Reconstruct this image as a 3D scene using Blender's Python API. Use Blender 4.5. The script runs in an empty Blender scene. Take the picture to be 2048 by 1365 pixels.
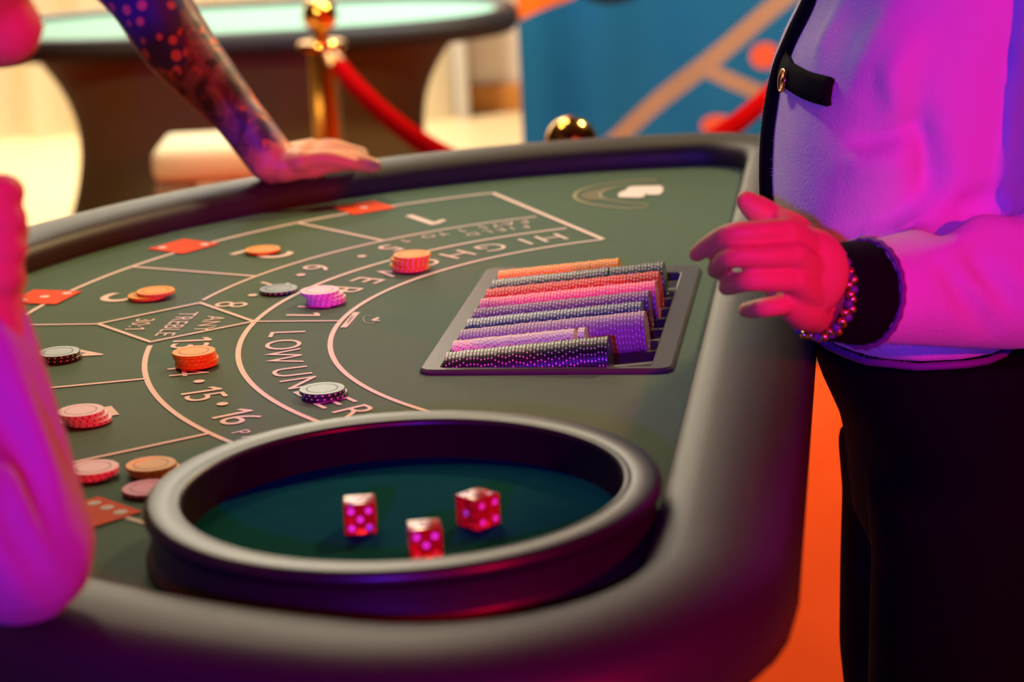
import bpy, bmesh, math, random
import numpy as np
from mathutils import Vector, Matrix, noise
random.seed(7)
PI = math.pi
sc = bpy.context.scene
COL = sc.collection

# ------------------------------------------------------------------ camera
F_PX, PITCH, ROLL, CAM_H = 4681.3, 0.2570, 0.0483, 1.439
Fv = Vector((0, math.cos(PITCH), -math.sin(PITCH)))
R0 = Vector((1, 0, 0)); U0 = R0.cross(Fv)
Rv = math.cos(ROLL) * R0 - math.sin(ROLL) * U0
Uv = math.cos(ROLL) * U0 + math.sin(ROLL) * R0
CAMP = Vector((0, 0, CAM_H))
cd = bpy.data.cameras.new('camera'); cam = bpy.data.objects.new('camera', cd); COL.objects.link(cam)
m = Matrix((Rv, Uv, -Fv)).transposed().to_4x4(); m.translation = CAMP
cam.matrix_world = m
cd.sensor_fit = 'HORIZONTAL'; cd.sensor_width = 36; cd.lens = F_PX / 2048 * 36
cd.clip_start = 0.05; cd.clip_end = 60
cd.dof.use_dof = True; cd.dof.focus_distance = 2.06; cd.dof.aperture_fstop = 5.0
sc.camera = cam

# ------------------------------------------------------------------ view, world, lamps
sc.view_settings.view_transform = 'Standard'; sc.view_settings.look = 'None'
sc.view_settings.gamma = 1; sc.view_settings.use_curve_mapping = False
sc.view_settings.exposure = 0.0
sc.cycles.use_denoising = True
sc.cycles.sample_clamp_indirect = 4.0
w = bpy.data.worlds.new('world'); sc.world = w; w.use_nodes = True
w.node_tree.nodes['Background'].inputs[0].default_value = (1.0, 0.62, 0.45, 1)
w.node_tree.nodes['Background'].inputs[1].default_value = 0.006

def aim(o, target):
    d = Vector(target) - o.location
    o.rotation_euler = d.to_track_quat('-Z', 'Y').to_euler()
def lamp(name, typ, loc, target, energy, color, size=0.3, spot=60, blend=0.4, spread=180):
    d = bpy.data.lights.new(name, typ); o = bpy.data.objects.new(name, d); COL.objects.link(o)
    o.location = loc; d.energy = energy; d.color = color
    if typ == 'AREA': d.shape = 'DISK'; d.size = size; d.spread = math.radians(spread)
    if typ == 'SPOT': d.shadow_soft_size = size; d.spot_size = math.radians(spot); d.spot_blend = blend
    aim(o, target); return o
WARM = (1.0, 0.83, 0.54)
lamp('ceiling_lamp', 'AREA', (-1.0, 3.9, 2.9), (-0.1, 2.1, 0.9), 11, WARM, 0.35)
lamp('ceiling_lamp', 'AREA', (-0.35, 4.5, 2.9), (0.0, 2.2, 0.9), 11, WARM, 0.35)
lamp('table_spot', 'SPOT', (-0.85, 3.3, 3.0), (-0.08, 2.32, 0.9), 120, WARM, 0.09, 33, 0.8)
lamp('aisle_lamp_skirt_fill', 'SPOT', (-1.1, 2.9, 2.35), (-0.62, 5.55, 0.50), 150, (1, 0.80, 0.45), 0.1, 27, 0.8)  # added fill spot that brightens the back table's skirt, not an aisle fixture
lamp('red_stage_lamp', 'SPOT', (2.25, -1.60, 2.25), (0.02, 2.0, 1.18), 600, (1, 0.002, 0.03), 0.07, 27, 0.7)
lamp('red_stage_lamp', 'SPOT', (0.35, -2.4, 2.5), (0.04, 2.06, 0.90), 170, (1, 0.002, 0.03), 0.07, 9.0, 0.7)
lamp('blue_stage_lamp', 'SPOT', (-0.55, -2.3, 1.95), (0.00, 2.0, 1.31), 560, (0.12, 0.02, 1.0), 0.07, 26, 0.8)
lamp('back_table_lamp', 'AREA', (-0.6, 6.0, 2.6), (-0.6, 5.9, 0.8), 31, (1, 0.93, 0.78), 0.9)
lamp('wall_lamp', 'AREA', (-1.5, 7.9, 2.6), (-1.3, 8.8, 0.5), 190, (1, 0.93, 0.78), 0.6)
lamp('aisle_lamp_skirt_fill', 'AREA', (1.5, 4.6, 2.9), (1.0, 4.6, 0.0), 105, (1, 0.72, 0.35), 0.3)
lamp('backdrop_lamp', 'AREA', (0.25, 4.9, 2.7), (0.30, 6.3, 0.9), 32, (0.75, 0.88, 1.0), 0.3, spread=110)

# ------------------------------------------------------------------ measuring helpers: a photograph pixel met with a plane of the room
def ray(px, py):
    return Fv + ((px - 1024) / F_PX) * Rv - ((py - 682.5) / F_PX) * Uv
def at(px, py, z):
    d = ray(px, py); return CAMP + d * ((z - CAM_H) / d.z)
def aty(px, py, Y):
    d = ray(px, py); return CAMP + d * (Y / d.y)

# ------------------------------------------------------------------ materials
def mat(name, color, rough=0.5, metal=0.0, spec=0.5, sheen=0.0, trans=0.0, ior=1.45, coat=0.0, bump=None, vary=None, emit=None):
    mt = bpy.data.materials.new(name); mt.use_nodes = True
    nt = mt.node_tree; b = nt.nodes['Principled BSDF']
    b.inputs['Base Color'].default_value = (*color, 1); b.inputs['Roughness'].default_value = rough
    b.inputs['Metallic'].default_value = metal; b.inputs['Specular IOR Level'].default_value = spec
    b.inputs['Sheen Weight'].default_value = sheen; b.inputs['Transmission Weight'].default_value = trans
    b.inputs['IOR'].default_value = ior; b.inputs['Coat Weight'].default_value = coat
    if bump or vary:
        tc = nt.nodes.new('ShaderNodeTexCoord')
    if bump:
        n = nt.nodes.new('ShaderNodeTexNoise'); n.inputs['Scale'].default_value = bump[0]; n.inputs['Detail'].default_value = 4
        nt.links.new(tc.outputs['Object'], n.inputs['Vector'])
        bp = nt.nodes.new('ShaderNodeBump'); bp.inputs['Strength'].default_value = bump[1]; bp.inputs['Distance'].default_value = bump[2] if len(bump) > 2 else 0.002
        nt.links.new(n.outputs['Fac'], bp.inputs['Height']); nt.links.new(bp.outputs['Normal'], b.inputs['Normal'])
    if vary:
        n = nt.nodes.new('ShaderNodeTexNoise'); n.inputs['Scale'].default_value = vary[0]; n.inputs['Detail'].default_value = 5
        nt.links.new(tc.outputs['Object'], n.inputs['Vector'])
        mx = nt.nodes.new('ShaderNodeMix'); mx.data_type = 'RGBA'
        mx.inputs['A'].default_value = (*color, 1); mx.inputs['B'].default_value = (*vary[1], 1)
        nt.links.new(n.outputs['Fac'], mx.inputs['Factor']); nt.links.new(mx.outputs['Result'], b.inputs['Base Color'])
    if emit:
        b.inputs['Emission Color'].default_value = (*emit[0], 1); b.inputs['Emission Strength'].default_value = emit[1]
    return mt

class G:   # tiny node builder
    def __init__(s, mt): s.nt = mt.node_tree; s.b = s.nt.nodes['Principled BSDF']
    def n(s, t, **kw):
        x = s.nt.nodes.new(t)
        for k, v in kw.items(): setattr(x, k, v)
        return x
    def l(s, a, b): s.nt.links.new(a, b)
    def m(s, op, a, b=None, c=None, clamp=False):
        x = s.nt.nodes.new('ShaderNodeMath'); x.operation = op; x.use_clamp = clamp
        for i, v in enumerate((a, b, c)):
            if v is None: continue
            if isinstance(v, (int, float)): x.inputs[i].default_value = v
            else: s.l(v, x.inputs[i])
        return x.outputs[0]
    def mix(s, f, a, b):
        x = s.nt.nodes.new('ShaderNodeMix'); x.data_type = 'RGBA'
        for k, v in (('Factor', f), ('A', a), ('B', b)):
            if isinstance(v, (int, float)): x.inputs[k].default_value = v
            elif isinstance(v, tuple): x.inputs[k].default_value = (*v, 1)
            else: s.l(v, x.inputs[k])
        return x.outputs['Result']
    def ss(s, v, lo, hi):   # smoothstep from lo to hi
        x = s.nt.nodes.new('ShaderNodeMapRange'); x.interpolation_type = 'SMOOTHSTEP'
        s.l(v, x.inputs['Value']); x.inputs['From Min'].default_value = lo; x.inputs['From Max'].default_value = hi
        return x.outputs['Result']

def chip_mat(name, base, dot, rough=0.45):
    mt = mat(name, base, 0.36 if max(base) < .14 else rough, spec=0.85 if max(base) < .14 else 0.28); g = G(mt)
    uv = g.n('ShaderNodeUVMap'); uv.uv_map = 'UVMap'; sp = g.n('ShaderNodeSeparateXYZ'); g.l(uv.outputs[0], sp.inputs[0])
    NN = 21
    fu = g.m('SUBTRACT', g.m('FRACT', g.m('MULTIPLY', sp.outputs[0], NN)), 0.5)
    du = g.m('MULTIPLY', fu, 121.6 / NN); dv = g.m('MULTIPLY', g.m('SUBTRACT', sp.outputs[1], 0.5), 3.1)
    d = g.m('SQRT', g.m('ADD', g.m('MULTIPLY', du, du), g.m('MULTIPLY', dv, dv)))
    f = g.m('SUBTRACT', 1.0, g.ss(d, 0.66, 0.88))
    g.l(g.mix(f, base, dot), g.b.inputs['Base Color'])
    return mt

M = {}
M['rail'] = mat('padded_rail_vinyl', (0.038, 0.031, 0.022), 0.48, spec=0.40, bump=(140, 0.12, 0.001))
M['apron'] = mat('table_apron_black', (0.012, 0.012, 0.012), 0.6)
M['print'] = mat('print_white', (0.86, 0.68, 0.62), 0.65, spec=0.15)
M['printred'] = mat('print_red', (0.85, 0.085, 0.02), 0.65, spec=0.1)
M['printgold'] = mat('print_gold', (0.30, 0.27, 0.14), 0.6)
M['traygrey'] = mat('tray_plastic', (0.055, 0.048, 0.044), 0.38, bump=(900, 0.25, 0.0006))
M['bowl'] = mat('bowl_black_wood', (0.016, 0.013, 0.012), 0.36, spec=0.6)
M['bowlin'] = mat('bowl_inner_black', (0.007, 0.006, 0.007), 0.8, spec=0.08)
M['bowlfelt'] = mat('bowl_green_felt', (0.0, 0.085, 0.070), 0.9, spec=0.03, bump=(900, 0.2, 0.0008))
M['dice'] = mat('red_clear_acrylic', (0.95, 0.02, 0.03), 0.16, trans=0.75, ior=1.49)
M['pip'] = mat('white_pip', (0.85, 0.80, 0.85), 0.4)
M['gold'] = mat('polished_brass', (0.95, 0.50, 0.10), 0.15, metal=1.0)
M['rope'] = mat('red_velvet', (0.36, 0.002, 0.003), 0.95, spec=0.0, bump=(300, 0.3, 0.002))
M['skin'] = mat('skin', (0.66, 0.32, 0.12), 0.5, spec=0.3, bump=(250, 0.12, 0.001), vary=(30, (0.66, 0.29, 0.11)))
M['nail'] = mat('nail', (0.72, 0.42, 0.38), 0.25)
M['wool'] = mat('white_wool', (0.68, 0.62, 0.62), 0.9, spec=0.1, sheen=0.25, bump=(420, 0.55, 0.0016))
M['blackknit'] = mat('black_knit', (0.004, 0.004, 0.005), 0.9, spec=0.1, bump=(600, 0.5, 0.001))
M['blackpants'] = mat('black_trouser_cloth', (0.004, 0.0035, 0.004), 0.9, spec=0.1, bump=(700, 0.2, 0.0006))
M['braid'] = mat('purple_braid', (0.16, 0.05, 0.20), 0.6)
M['sweater'] = mat('pink_sweater_knit', (0.50, 0.26, 0.42), 0.9, spec=0.1, sheen=0.1, bump=(120, 0.3, 0.002))
M['hair'] = mat('dark_hair', (0.02, 0.012, 0.008), 0.5)
M['eye'] = mat('eye', (0.75, 0.75, 0.72), 0.2)
M['lip'] = mat('lips', (0.5, 0.16, 0.14), 0.45)
M['tshirt'] = mat('black_tshirt', (0.015, 0.015, 0.018), 0.85)
M['jeans'] = mat('dark_jeans', (0.02, 0.03, 0.06), 0.85)
M['shoe'] = mat('black_shoe', (0.01, 0.01, 0.01), 0.4)
M['wall'] = mat('cream_wall', (0.80, 0.66, 0.56), 0.85, bump=(60, 0.1, 0.002))
M['dark'] = mat('dark_wall', (0.05, 0.04, 0.05), 0.9)
M['column'] = mat('grey_column', (0.62, 0.56, 0.50), 0.6)
M['skirting'] = mat('oak_baseboard', (0.52, 0.19, 0.03), 0.5)
M['ceil'] = mat('ceiling_dark', (0.06, 0.05, 0.05), 0.9)
M['carpet'] = mat('red_carpet', (0.66, 0.070, 0.010), 0.95, spec=0.05, bump=(500, 0.5, 0.003), vary=(3, (0.60, 0.058, 0.009)))
M['spandex'] = mat('black_stretch_cloth', (0.095, 0.074, 0.034), 0.7, spec=0.15)
M['mint'] = mat('back_table_felt', (0.28, 0.48, 0.36), 0.9, spec=0.1)
M['padlight'] = mat('back_table_rail', (0.018, 0.014, 0.012), 0.5, spec=0.3)
M['cream'] = mat('cream_upholstery', (0.80, 0.66, 0.42), 0.7)
M['tan'] = mat('tan_upholstery', (0.35, 0.20, 0.13), 0.7)
M['metalblack'] = mat('black_metal', (0.02, 0.02, 0.02), 0.4, metal=0.6)

def felt_material():
    mt = mat('layout_felt', (0.06, 0.075, 0.05), 0.65, spec=0.12, sheen=0.03); g = G(mt)
    tc = g.n('ShaderNodeTexCoord'); sp = g.n('ShaderNodeSeparateXYZ'); g.l(tc.outputs['Object'], sp.inputs[0])
    k = 2 * PI / 0.0018
    a = g.m('SINE', g.m('MULTIPLY', g.m('ADD', sp.outputs[0], sp.outputs[1]), k * 0.7071))
    b = g.m('SINE', g.m('MULTIPLY', g.m('SUBTRACT', sp.outputs[0], sp.outputs[1]), k * 0.7071))
    f = g.m('MULTIPLY_ADD', g.m('MULTIPLY', a, b), 0.5, 0.5)
    no = g.n('ShaderNodeTexNoise'); no.inputs['Scale'].default_value = 5; g.l(tc.outputs['Object'], no.inputs['Vector'])
    c1 = g.mix(no.outputs['Fac'], (0.040, 0.095, 0.050), (0.050, 0.110, 0.060))
    c = g.mix(g.m('MULTIPLY', f, 0.30), c1, (0.140, 0.200, 0.120))
    g.l(c, g.b.inputs['Base Color'])
    bp = g.n('ShaderNodeBump'); bp.inputs['Strength'].default_value = 0.25; bp.inputs['Distance'].default_value = 0.0004
    g.l(f, bp.inputs['Height']); g.l(bp.outputs['Normal'], g.b.inputs['Normal'])
    return mt
M['felt'] = felt_material()

def wood_floor():
    mt = mat('pale_wood_floor', (0.75, 0.55, 0.30), 0.35); g = G(mt)
    tc = g.n('ShaderNodeTexCoord'); mp = g.n('ShaderNodeMapping'); g.l(tc.outputs['Object'], mp.inputs[0])
    mp.inputs['Scale'].default_value = (0.6, 8, 1)
    no = g.n('ShaderNodeTexNoise'); no.inputs['Scale'].default_value = 3; no.inputs['Detail'].default_value = 6; g.l(mp.outputs[0], no.inputs['Vector'])
    g.l(g.mix(no.outputs['Fac'], (0.78, 0.60, 0.34), (0.62, 0.42, 0.20)), g.b.inputs['Base Color'])
    return mt
M['floor'] = wood_floor()

def tattoo_material():
    # skin with inked drawings: dark shaded scrolls, orange-brown strokes and, near the elbow, a blue patch of round spots
    mt = mat('tattooed_skin', (0.6, 0.38, 0.28), 0.45); g = G(mt)
    tc = g.n('ShaderNodeTexCoord'); P = tc.outputs['Object']
    sp = g.n('ShaderNodeSeparateXYZ'); g.l(P, sp.inputs[0])
    no = g.n('ShaderNodeTexNoise'); no.inputs['Scale'].default_value = 26; no.inputs['Detail'].default_value = 6; no.inputs['Distortion'].default_value = 2.2; g.l(P, no.inputs['Vector'])
    wv = g.n('ShaderNodeTexWave'); wv.inputs['Scale'].default_value = 9; wv.inputs['Distortion'].default_value = 9; wv.inputs['Detail'].default_value = 3; wv.inputs['Detail Scale'].default_value = 1.6; g.l(P, wv.inputs['Vector'])
    ink = g.ss(no.outputs['Fac'], 0.36, 0.56)
    skin = (0.62, 0.40, 0.30); dark = (0.045, 0.035, 0.060); mid = (0.16, 0.11, 0.15)
    c = g.mix(g.ss(wv.outputs['Fac'], 0.25, 0.8), dark, mid)
    c = g.mix(g.m('MULTIPLY', g.m('SUBTRACT', 1.0, ink), 0.22), c, skin)
    n2 = g.n('ShaderNodeTexNoise'); n2.inputs['Scale'].default_value = 17; n2.inputs['Distortion'].default_value = 3; g.l(P, n2.inputs['Vector'])
    c = g.mix(g.ss(n2.outputs['Fac'], 0.60, 0.66), c, (0.62, 0.17, 0.05))
    # zones along the arm (local z = height above the floor)
    vo = g.n('ShaderNodeTexVoronoi'); vo.inputs['Scale'].default_value = 56; vo.inputs['Randomness'].default_value = 0.35; g.l(P, vo.inputs['Vector'])
    spots = g.mix(g.ss(vo.outputs['Distance'], 0.33, 0.42), (0.55, 0.22, 0.24), (0.035, 0.05, 0.22))
    jit = g.m('MULTIPLY_ADD', no.outputs['Fac'], 0.05, -0.025)
    zz = g.m('ADD', sp.outputs[2], jit); xx = g.m('ADD', sp.outputs[0], jit)
    up = g.m('MULTIPLY', g.ss(zz, 1.050, 1.054), g.m('SUBTRACT', 1.0, g.ss(xx, 0.778, 0.784)))
    c = g.mix(up, c, spots)
    hand = g.ss(g.m('ADD', g.m('SUBTRACT', zz, 0.0), g.m('MULTIPLY', xx, -0.35)), 0.648, 0.668)
    c = g.mix(hand, (0.66, 0.33, 0.13), c)
    g.l(c, g.b.inputs['Base Color'])
    return mt
M['tattoo'] = tattoo_material()

def backdrop_material(a):   # a: printed shapes in the backdrop's own x, z (metres)
    mt = mat('printed_backdrop_cloth', (0.03, 0.12, 0.17), 0.85, spec=0.08); g = G(mt)
    tc = g.n('ShaderNodeTexCoord'); sp = g.n('ShaderNodeSeparateXYZ'); g.l(tc.outputs['Object'], sp.inputs[0])
    X, Z = sp.outputs[0], sp.outputs[2]
    c = (0.012, 0.105, 0.180)
    def seg(c, p, q, wd, col):
        d = (q[0] - p[0], q[1] - p[1]); L = math.hypot(*d); d = (d[0] / L, d[1] / L)
        dx, dz = g.m('SUBTRACT', X, p[0]), g.m('SUBTRACT', Z, p[1])
        t = g.m('ADD', g.m('MULTIPLY', dx, d[0]), g.m('MULTIPLY', dz, d[1]))
        s = g.m('ABSOLUTE', g.m('SUBTRACT', g.m('MULTIPLY', dx, -d[1]), g.m('MULTIPLY', dz, -d[0])))
        f = g.m('MULTIPLY', g.m('LESS_THAN', s, wd / 2), g.m('MULTIPLY', g.m('GREATER_THAN', t, 0), g.m('LESS_THAN', t, L)))
        return g.mix(f, c, col)
    def disc(c, p, r, col, sx=1.0):
        dx, dz = g.m('MULTIPLY', g.m('SUBTRACT', X, p[0]), 1 / sx), g.m('SUBTRACT', Z, p[1])
        d = g.m('SQRT', g.m('ADD', g.m('MULTIPLY', dx, dx), g.m('MULTIPLY', dz, dz)))
        return g.mix(g.m('LESS_THAN', d, r), c, col)
    tan = (0.36, 0.19, 0.09)
    for p, q, wd in a['lines']: c = seg(c, p, q, wd, tan)
    for p, r, sx in a['reds']: c = disc(c, p, r, (0.62, 0.09, 0.03), sx)
    c = disc(c, *a['black'][:2], (0.01, 0.012, 0.012), a['black'][2])
    (px, pz), (qx, qz) = a['corner']   # orange corner above a slanted edge
    f = g.m('GREATER_THAN', g.m('SUBTRACT', Z, pz), g.m('MULTIPLY', g.m('SUBTRACT', X, px), (qz - pz) / (qx - px)))
    f = g.m('MULTIPLY', f, g.m('LESS_THAN', X, a['corner_x']))
    c = g.mix(f, c, (0.80, 0.14, 0.01))
    g.l(c, g.b.inputs['Base Color'])
    return mt

# ------------------------------------------------------------------ object helpers
def link(o, parent=None):
    COL.objects.link(o)
    if parent: o.parent = parent
    return o
def tag(o, label=None, cat=None, group=None, kind=None):
    if label: o['label'] = label
    if cat: o['category'] = cat
    if group: o['group'] = group
    if kind: o['kind'] = kind
    return o
def empty(name, label, cat, loc=(0, 0, 0), rz=0, group=None):
    o = bpy.data.objects.new(name, None); o.empty_display_size = 0.05; COL.objects.link(o)
    o.location = loc; o.rotation_euler = (0, 0, rz)
    return tag(o, label, cat, group)
def mesh(name, verts, faces, mt, parent=None, smooth=True, sharp=None):
    me = bpy.data.meshes.new(name); me.from_pydata([tuple(v) for v in verts], [], faces); me.update()
    for x in (mt if isinstance(mt, (list, tuple)) else [mt]): me.materials.append(x)
    if smooth: me.shade_smooth()
    if sharp: me.set_sharp_from_angle(angle=math.radians(sharp))
    return link(bpy.data.objects.new(name, me), parent)
def from_bm(name, bm, mt, parent=None, smooth=False, sharp=None):
    bmesh.ops.recalc_face_normals(bm, faces=bm.faces)
    me = bpy.data.meshes.new(name); bm.to_mesh(me); bm.free()
    for x in (mt if isinstance(mt, (list, tuple)) else [mt]): me.materials.append(x)
    if smooth: me.shade_smooth()
    if sharp: me.set_sharp_from_angle(angle=math.radians(sharp))
    return link(bpy.data.objects.new(name, me), parent)
def dup(root, loc, rz=None, **kw):
    r = root.copy(); COL.objects.link(r); r.location = loc
    if rz is not None: r.rotation_euler = (0, 0, rz)
    tag(r, **kw)
    for ch in list(root.children):
        c = ch.copy(); COL.objects.link(c); c.parent = r
        for gch in ch.children:
            d = gch.copy(); COL.objects.link(d); d.parent = c
    return r
def lathe_data(prof, n=48, close=False):
    vs, fs = [], []
    for r, z in prof:
        for i in range(n):
            a = 2 * PI * i / n; vs.append((r * math.cos(a), r * math.sin(a), z))
    k = len(prof)
    for j in range(k - 1 + (1 if close else 0)):
        j2 = (j + 1) % k
        for i in range(n):
            i2 = (i + 1) % n; fs.append((j * n + i, j * n + i2, j2 * n + i2, j2 * n + i))
    return vs, fs
def lathe(name, prof, mt, parent=None, n=48, close=False, sharp=35, offset=(0, 0, 0)):
    vs, fs = lathe_data(prof, n, close)
    vs = [(x + offset[0], y + offset[1], z + offset[2]) for x, y, z in vs]
    o = mesh(name, vs, fs, mt, parent, True, None)
    bm = bmesh.new(); bm.from_mesh(o.data); bmesh.ops.remove_doubles(bm, verts=bm.verts, dist=1e-6)
    bmesh.ops.recalc_face_normals(bm, faces=bm.faces); bm.to_mesh(o.data); bm.free()
    o.data.shade_smooth(); o.data.set_sharp_from_angle(angle=math.radians(sharp)); return o
def frame_of(d, up=Vector((0, 0, 1))):
    d = d.normalized(); a = d.cross(up)
    if a.length < 1e-4: a = d.cross(Vector((0, 1, 0)))
    a.normalize(); return a, a.cross(d).normalized()
def tube_data(pts, radii, n=12, caps=True):
    pts = [Vector(p) for p in pts]; vs, fs = [], []
    ax = pts[-1] - pts[0]; UPV = Vector((0, 1, 0)) if abs(ax.z) > .75 * max(ax.length, 1e-9) else Vector((0, 0, 1))
    for i, p in enumerate(pts):
        d = (pts[min(i + 1, len(pts) - 1)] - pts[max(i - 1, 0)]); a, b = frame_of(d, UPV)
        r = radii[i] if isinstance(radii, (list, tuple)) else radii
        for k in range(n):
            t = 2 * PI * k / n; vs.append(p + a * (r * math.cos(t)) + b * (r * math.sin(t)))
    for i in range(len(pts) - 1):
        for k in range(n):
            k2 = (k + 1) % n; fs.append((i * n + k, i * n + k2, (i + 1) * n + k2, (i + 1) * n + k))
    if caps:
        fs.append(tuple(range(n))[::-1]); fs.append(tuple((len(pts) - 1) * n + k for k in range(n)))
    return vs, fs
def tube(name, pts, radii, mt, parent=None, n=12):
    vs, fs = tube_data(pts, radii, n); return mesh(name, vs, fs, mt, parent, True, 50)
def catmull(pts, n=8):
    pts = [Vector(p) for p in pts]; out = []
    for i in range(len(pts) - 1):
        p0, p1, p2, p3 = pts[max(i - 1, 0)], pts[i], pts[i + 1], pts[min(i + 2, len(pts) - 1)]
        for k in range(n):
            t = k / n; out.append(0.5 * ((2 * p1) + (p2 - p0) * t + (2 * p0 - 5 * p1 + 4 * p2 - p3) * t * t + (3 * p1 - p0 - 3 * p2 + p3) * t ** 3))
    out.append(pts[-1]); return out
def box_bm(bm, c, s, rot=None, bev=0.0):
    r = bmesh.ops.create_cube(bm, size=1.0)
    mtx = Matrix.Translation(Vector(c)) @ (rot.to_4x4() if rot else Matrix.Identity(4)) @ Matrix.Diagonal((*s, 1))
    bmesh.ops.transform(bm, matrix=mtx, verts=r['verts'])
    if bev:
        es = list({e for v in r['verts'] for e in v.link_edges}); bmesh.ops.bevel(bm, geom=es, offset=bev, segments=3, profile=0.5, affect='EDGES')
def box(name, c, s, mt, parent=None, bev=0.0, rot=None):
    bm = bmesh.new(); box_bm(bm, c, s, rot, bev); return from_bm(name, bm, mt, parent, smooth=bool(bev), sharp=40 if bev else None)

# organic solids: tapered chains, ellipsoids and lofts, fused into one skin
def ico(c, r, rot=None, sub=2):
    bm = bmesh.new(); bmesh.ops.create_icosphere(bm, subdivisions=sub, radius=1.0)
    s = (r, r, r) if isinstance(r, (int, float)) else r
    mtx = Matrix.Translation(Vector(c)) @ (rot.to_4x4() if rot else Matrix.Identity(4)) @ Matrix.Diagonal((*s, 1))
    bmesh.ops.transform(bm, matrix=mtx, verts=bm.verts)
    vs = [v.co.copy() for v in bm.verts]; fs = [tuple(v.index for v in f.verts) for f in bm.faces]; bm.free(); return vs, fs
def chain(pts, radii, smooth=6, n=14):
    P = [Vector(p) for p in pts]
    if smooth and len(P) > 2:
        Q = catmull(P, smooth); ts = [i / smooth for i in range(len(Q))]
        R = [radii[min(int(t), len(P) - 1)] + (radii[min(int(t) + 1, len(P) - 1)] - radii[min(int(t), len(P) - 1)]) * (t - int(t)) for t in ts]
    else: Q, R = P, list(radii)
    out = [tube_data(Q, R, n)]; out.append(ico(Q[0], R[0])); out.append(ico(Q[-1], R[-1])); return out
def loft(secs, n=28, e=2.0):   # secs: (centre, half-axis a, half-axis b)
    vs, fs = [], []
    for c, a, b in secs:
        c, a, b = Vector(c), Vector(a), Vector(b)
        for k in range(n):
            t = 2 * PI * k / n; ct, st = math.cos(t), math.sin(t)
            vs.append(c + a * (math.copysign(abs(ct) ** (2 / e), ct)) + b * (math.copysign(abs(st) ** (2 / e), st)))
    for i in range(len(secs) - 1):
        for k in range(n):
            k2 = (k + 1) % n; fs.append((i * n + k, i * n + k2, (i + 1) * n + k2, (i + 1) * n + k))
    fs.append(tuple(range(n))[::-1]); fs.append(tuple((len(secs) - 1) * n + k for k in range(n)))
    return [(vs, fs)]
def fuse(parts, voxel, iters=6, fac=0.5):
    vs, fs = [], []
    for v, f in parts:
        o = len(vs); vs += [tuple(x) for x in v]; fs += [tuple(i + o for i in q) for q in f]
    me = bpy.data.meshes.new('tmp'); me.from_pydata(vs, [], fs)
    bm = bmesh.new(); bm.from_mesh(me)   # outward normals, one shell at a time
    bmesh.ops.recalc_face_normals(bm, faces=bm.faces); bm.to_mesh(me); bm.free()
    ob = bpy.data.objects.new('tmp', me); COL.objects.link(ob)
    r = ob.modifiers.new('r', 'REMESH'); r.mode = 'VOXEL'; r.voxel_size = voxel; r.adaptivity = 0
    s = ob.modifiers.new('s', 'SMOOTH'); s.iterations = iters; s.factor = fac
    dg = bpy.context.evaluated_depsgraph_get(); ev = ob.evaluated_get(dg); me2 = bpy.data.meshes.new_from_object(ev)
    bpy.data.objects.remove(ob)
    V = [v.co.copy() for v in me2.vertices]; Fc = [tuple(p.vertices) for p in me2.polygons]
    bpy.data.meshes.remove(me2); return V, Fc
def join_data(*ds):
    vs, fs = [], []
    for v, f in ds:
        o = len(vs); vs += list(v); fs += [tuple(i + o for i in q) for q in f]
    return vs, fs
def put(name, data, mt, parent=None):
    """world-space data under a thing"""
    off = parent.location if parent else Vector((0, 0, 0))
    inv = Matrix.Rotation(-parent.rotation_euler.z, 3, 'Z') if parent else Matrix.Identity(3)
    return mesh(name, [inv @ (Vector(v) - off) for v in data[0]], data[1], mt, parent)

# ------------------------------------------------------------------ room
def struct(o): o['kind'] = 'structure'; return o
struct(box('floor', (0, 3.5, -0.05), (12, 12.2, 0.1), M['floor']))
struct(box('ceiling', (0, 3.5, 3.25), (12, 12.2, 0.1), M['ceil']))
struct(box('wall_back', (0, 9.02, 1.6), (12, 0.1, 3.2), M['wall']))
struct(box('wall_left', (-6.05, 3.5, 1.6), (0.1, 12.2, 3.2), M['dark']))
struct(box('wall_right', (6.05, 3.5, 1.6), (0.1, 12.2, 3.2), M['dark']))
struct(box('wall_front', (0, -2.65, 1.6), (12, 0.1, 3.2), M['dark']))
cx = aty(925, 180, 8.9).x
struct(box('baseboard_back', ((cx + 6) / 2, 8.955, 0.055), (6 - cx, 0.03, 0.11), M['skirting'], bev=0.006))
vs, fs = [], []; ND = 160; LD = cx - .03 + 4.0
for i in range(ND + 1):
    x = -4.0 + LD * i / ND
    for z in (0.0, 3.15): vs.append((x, 8.86 + 0.035 * math.sin(x * 26 + math.sin(x * 7)), z))
for i in range(ND): fs.append((2 * i, 2 * i + 2, 2 * i + 3, 2 * i + 1))
o = mesh('cream_drape', vs, fs, mat('cream_drape_cloth', (0.86, 0.80, 0.68), 0.9)); o.modifiers.new('thickness', 'SOLIDIFY').thickness = 0.006
tag(o, 'brightly lit cream drape along the back wall behind the second table', 'drape')
struct(box('trim_1', (cx, 8.89, 1.6), (0.05, 0.10, 3.2), M['column'], bev=0.008))
tag(box('red_carpet', (0.6, 3.05, 0.006), (6.4, 5.9, 0.012), M['carpet']), 'large red carpet on the floor beside the dark dice table', 'carpet')

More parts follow.
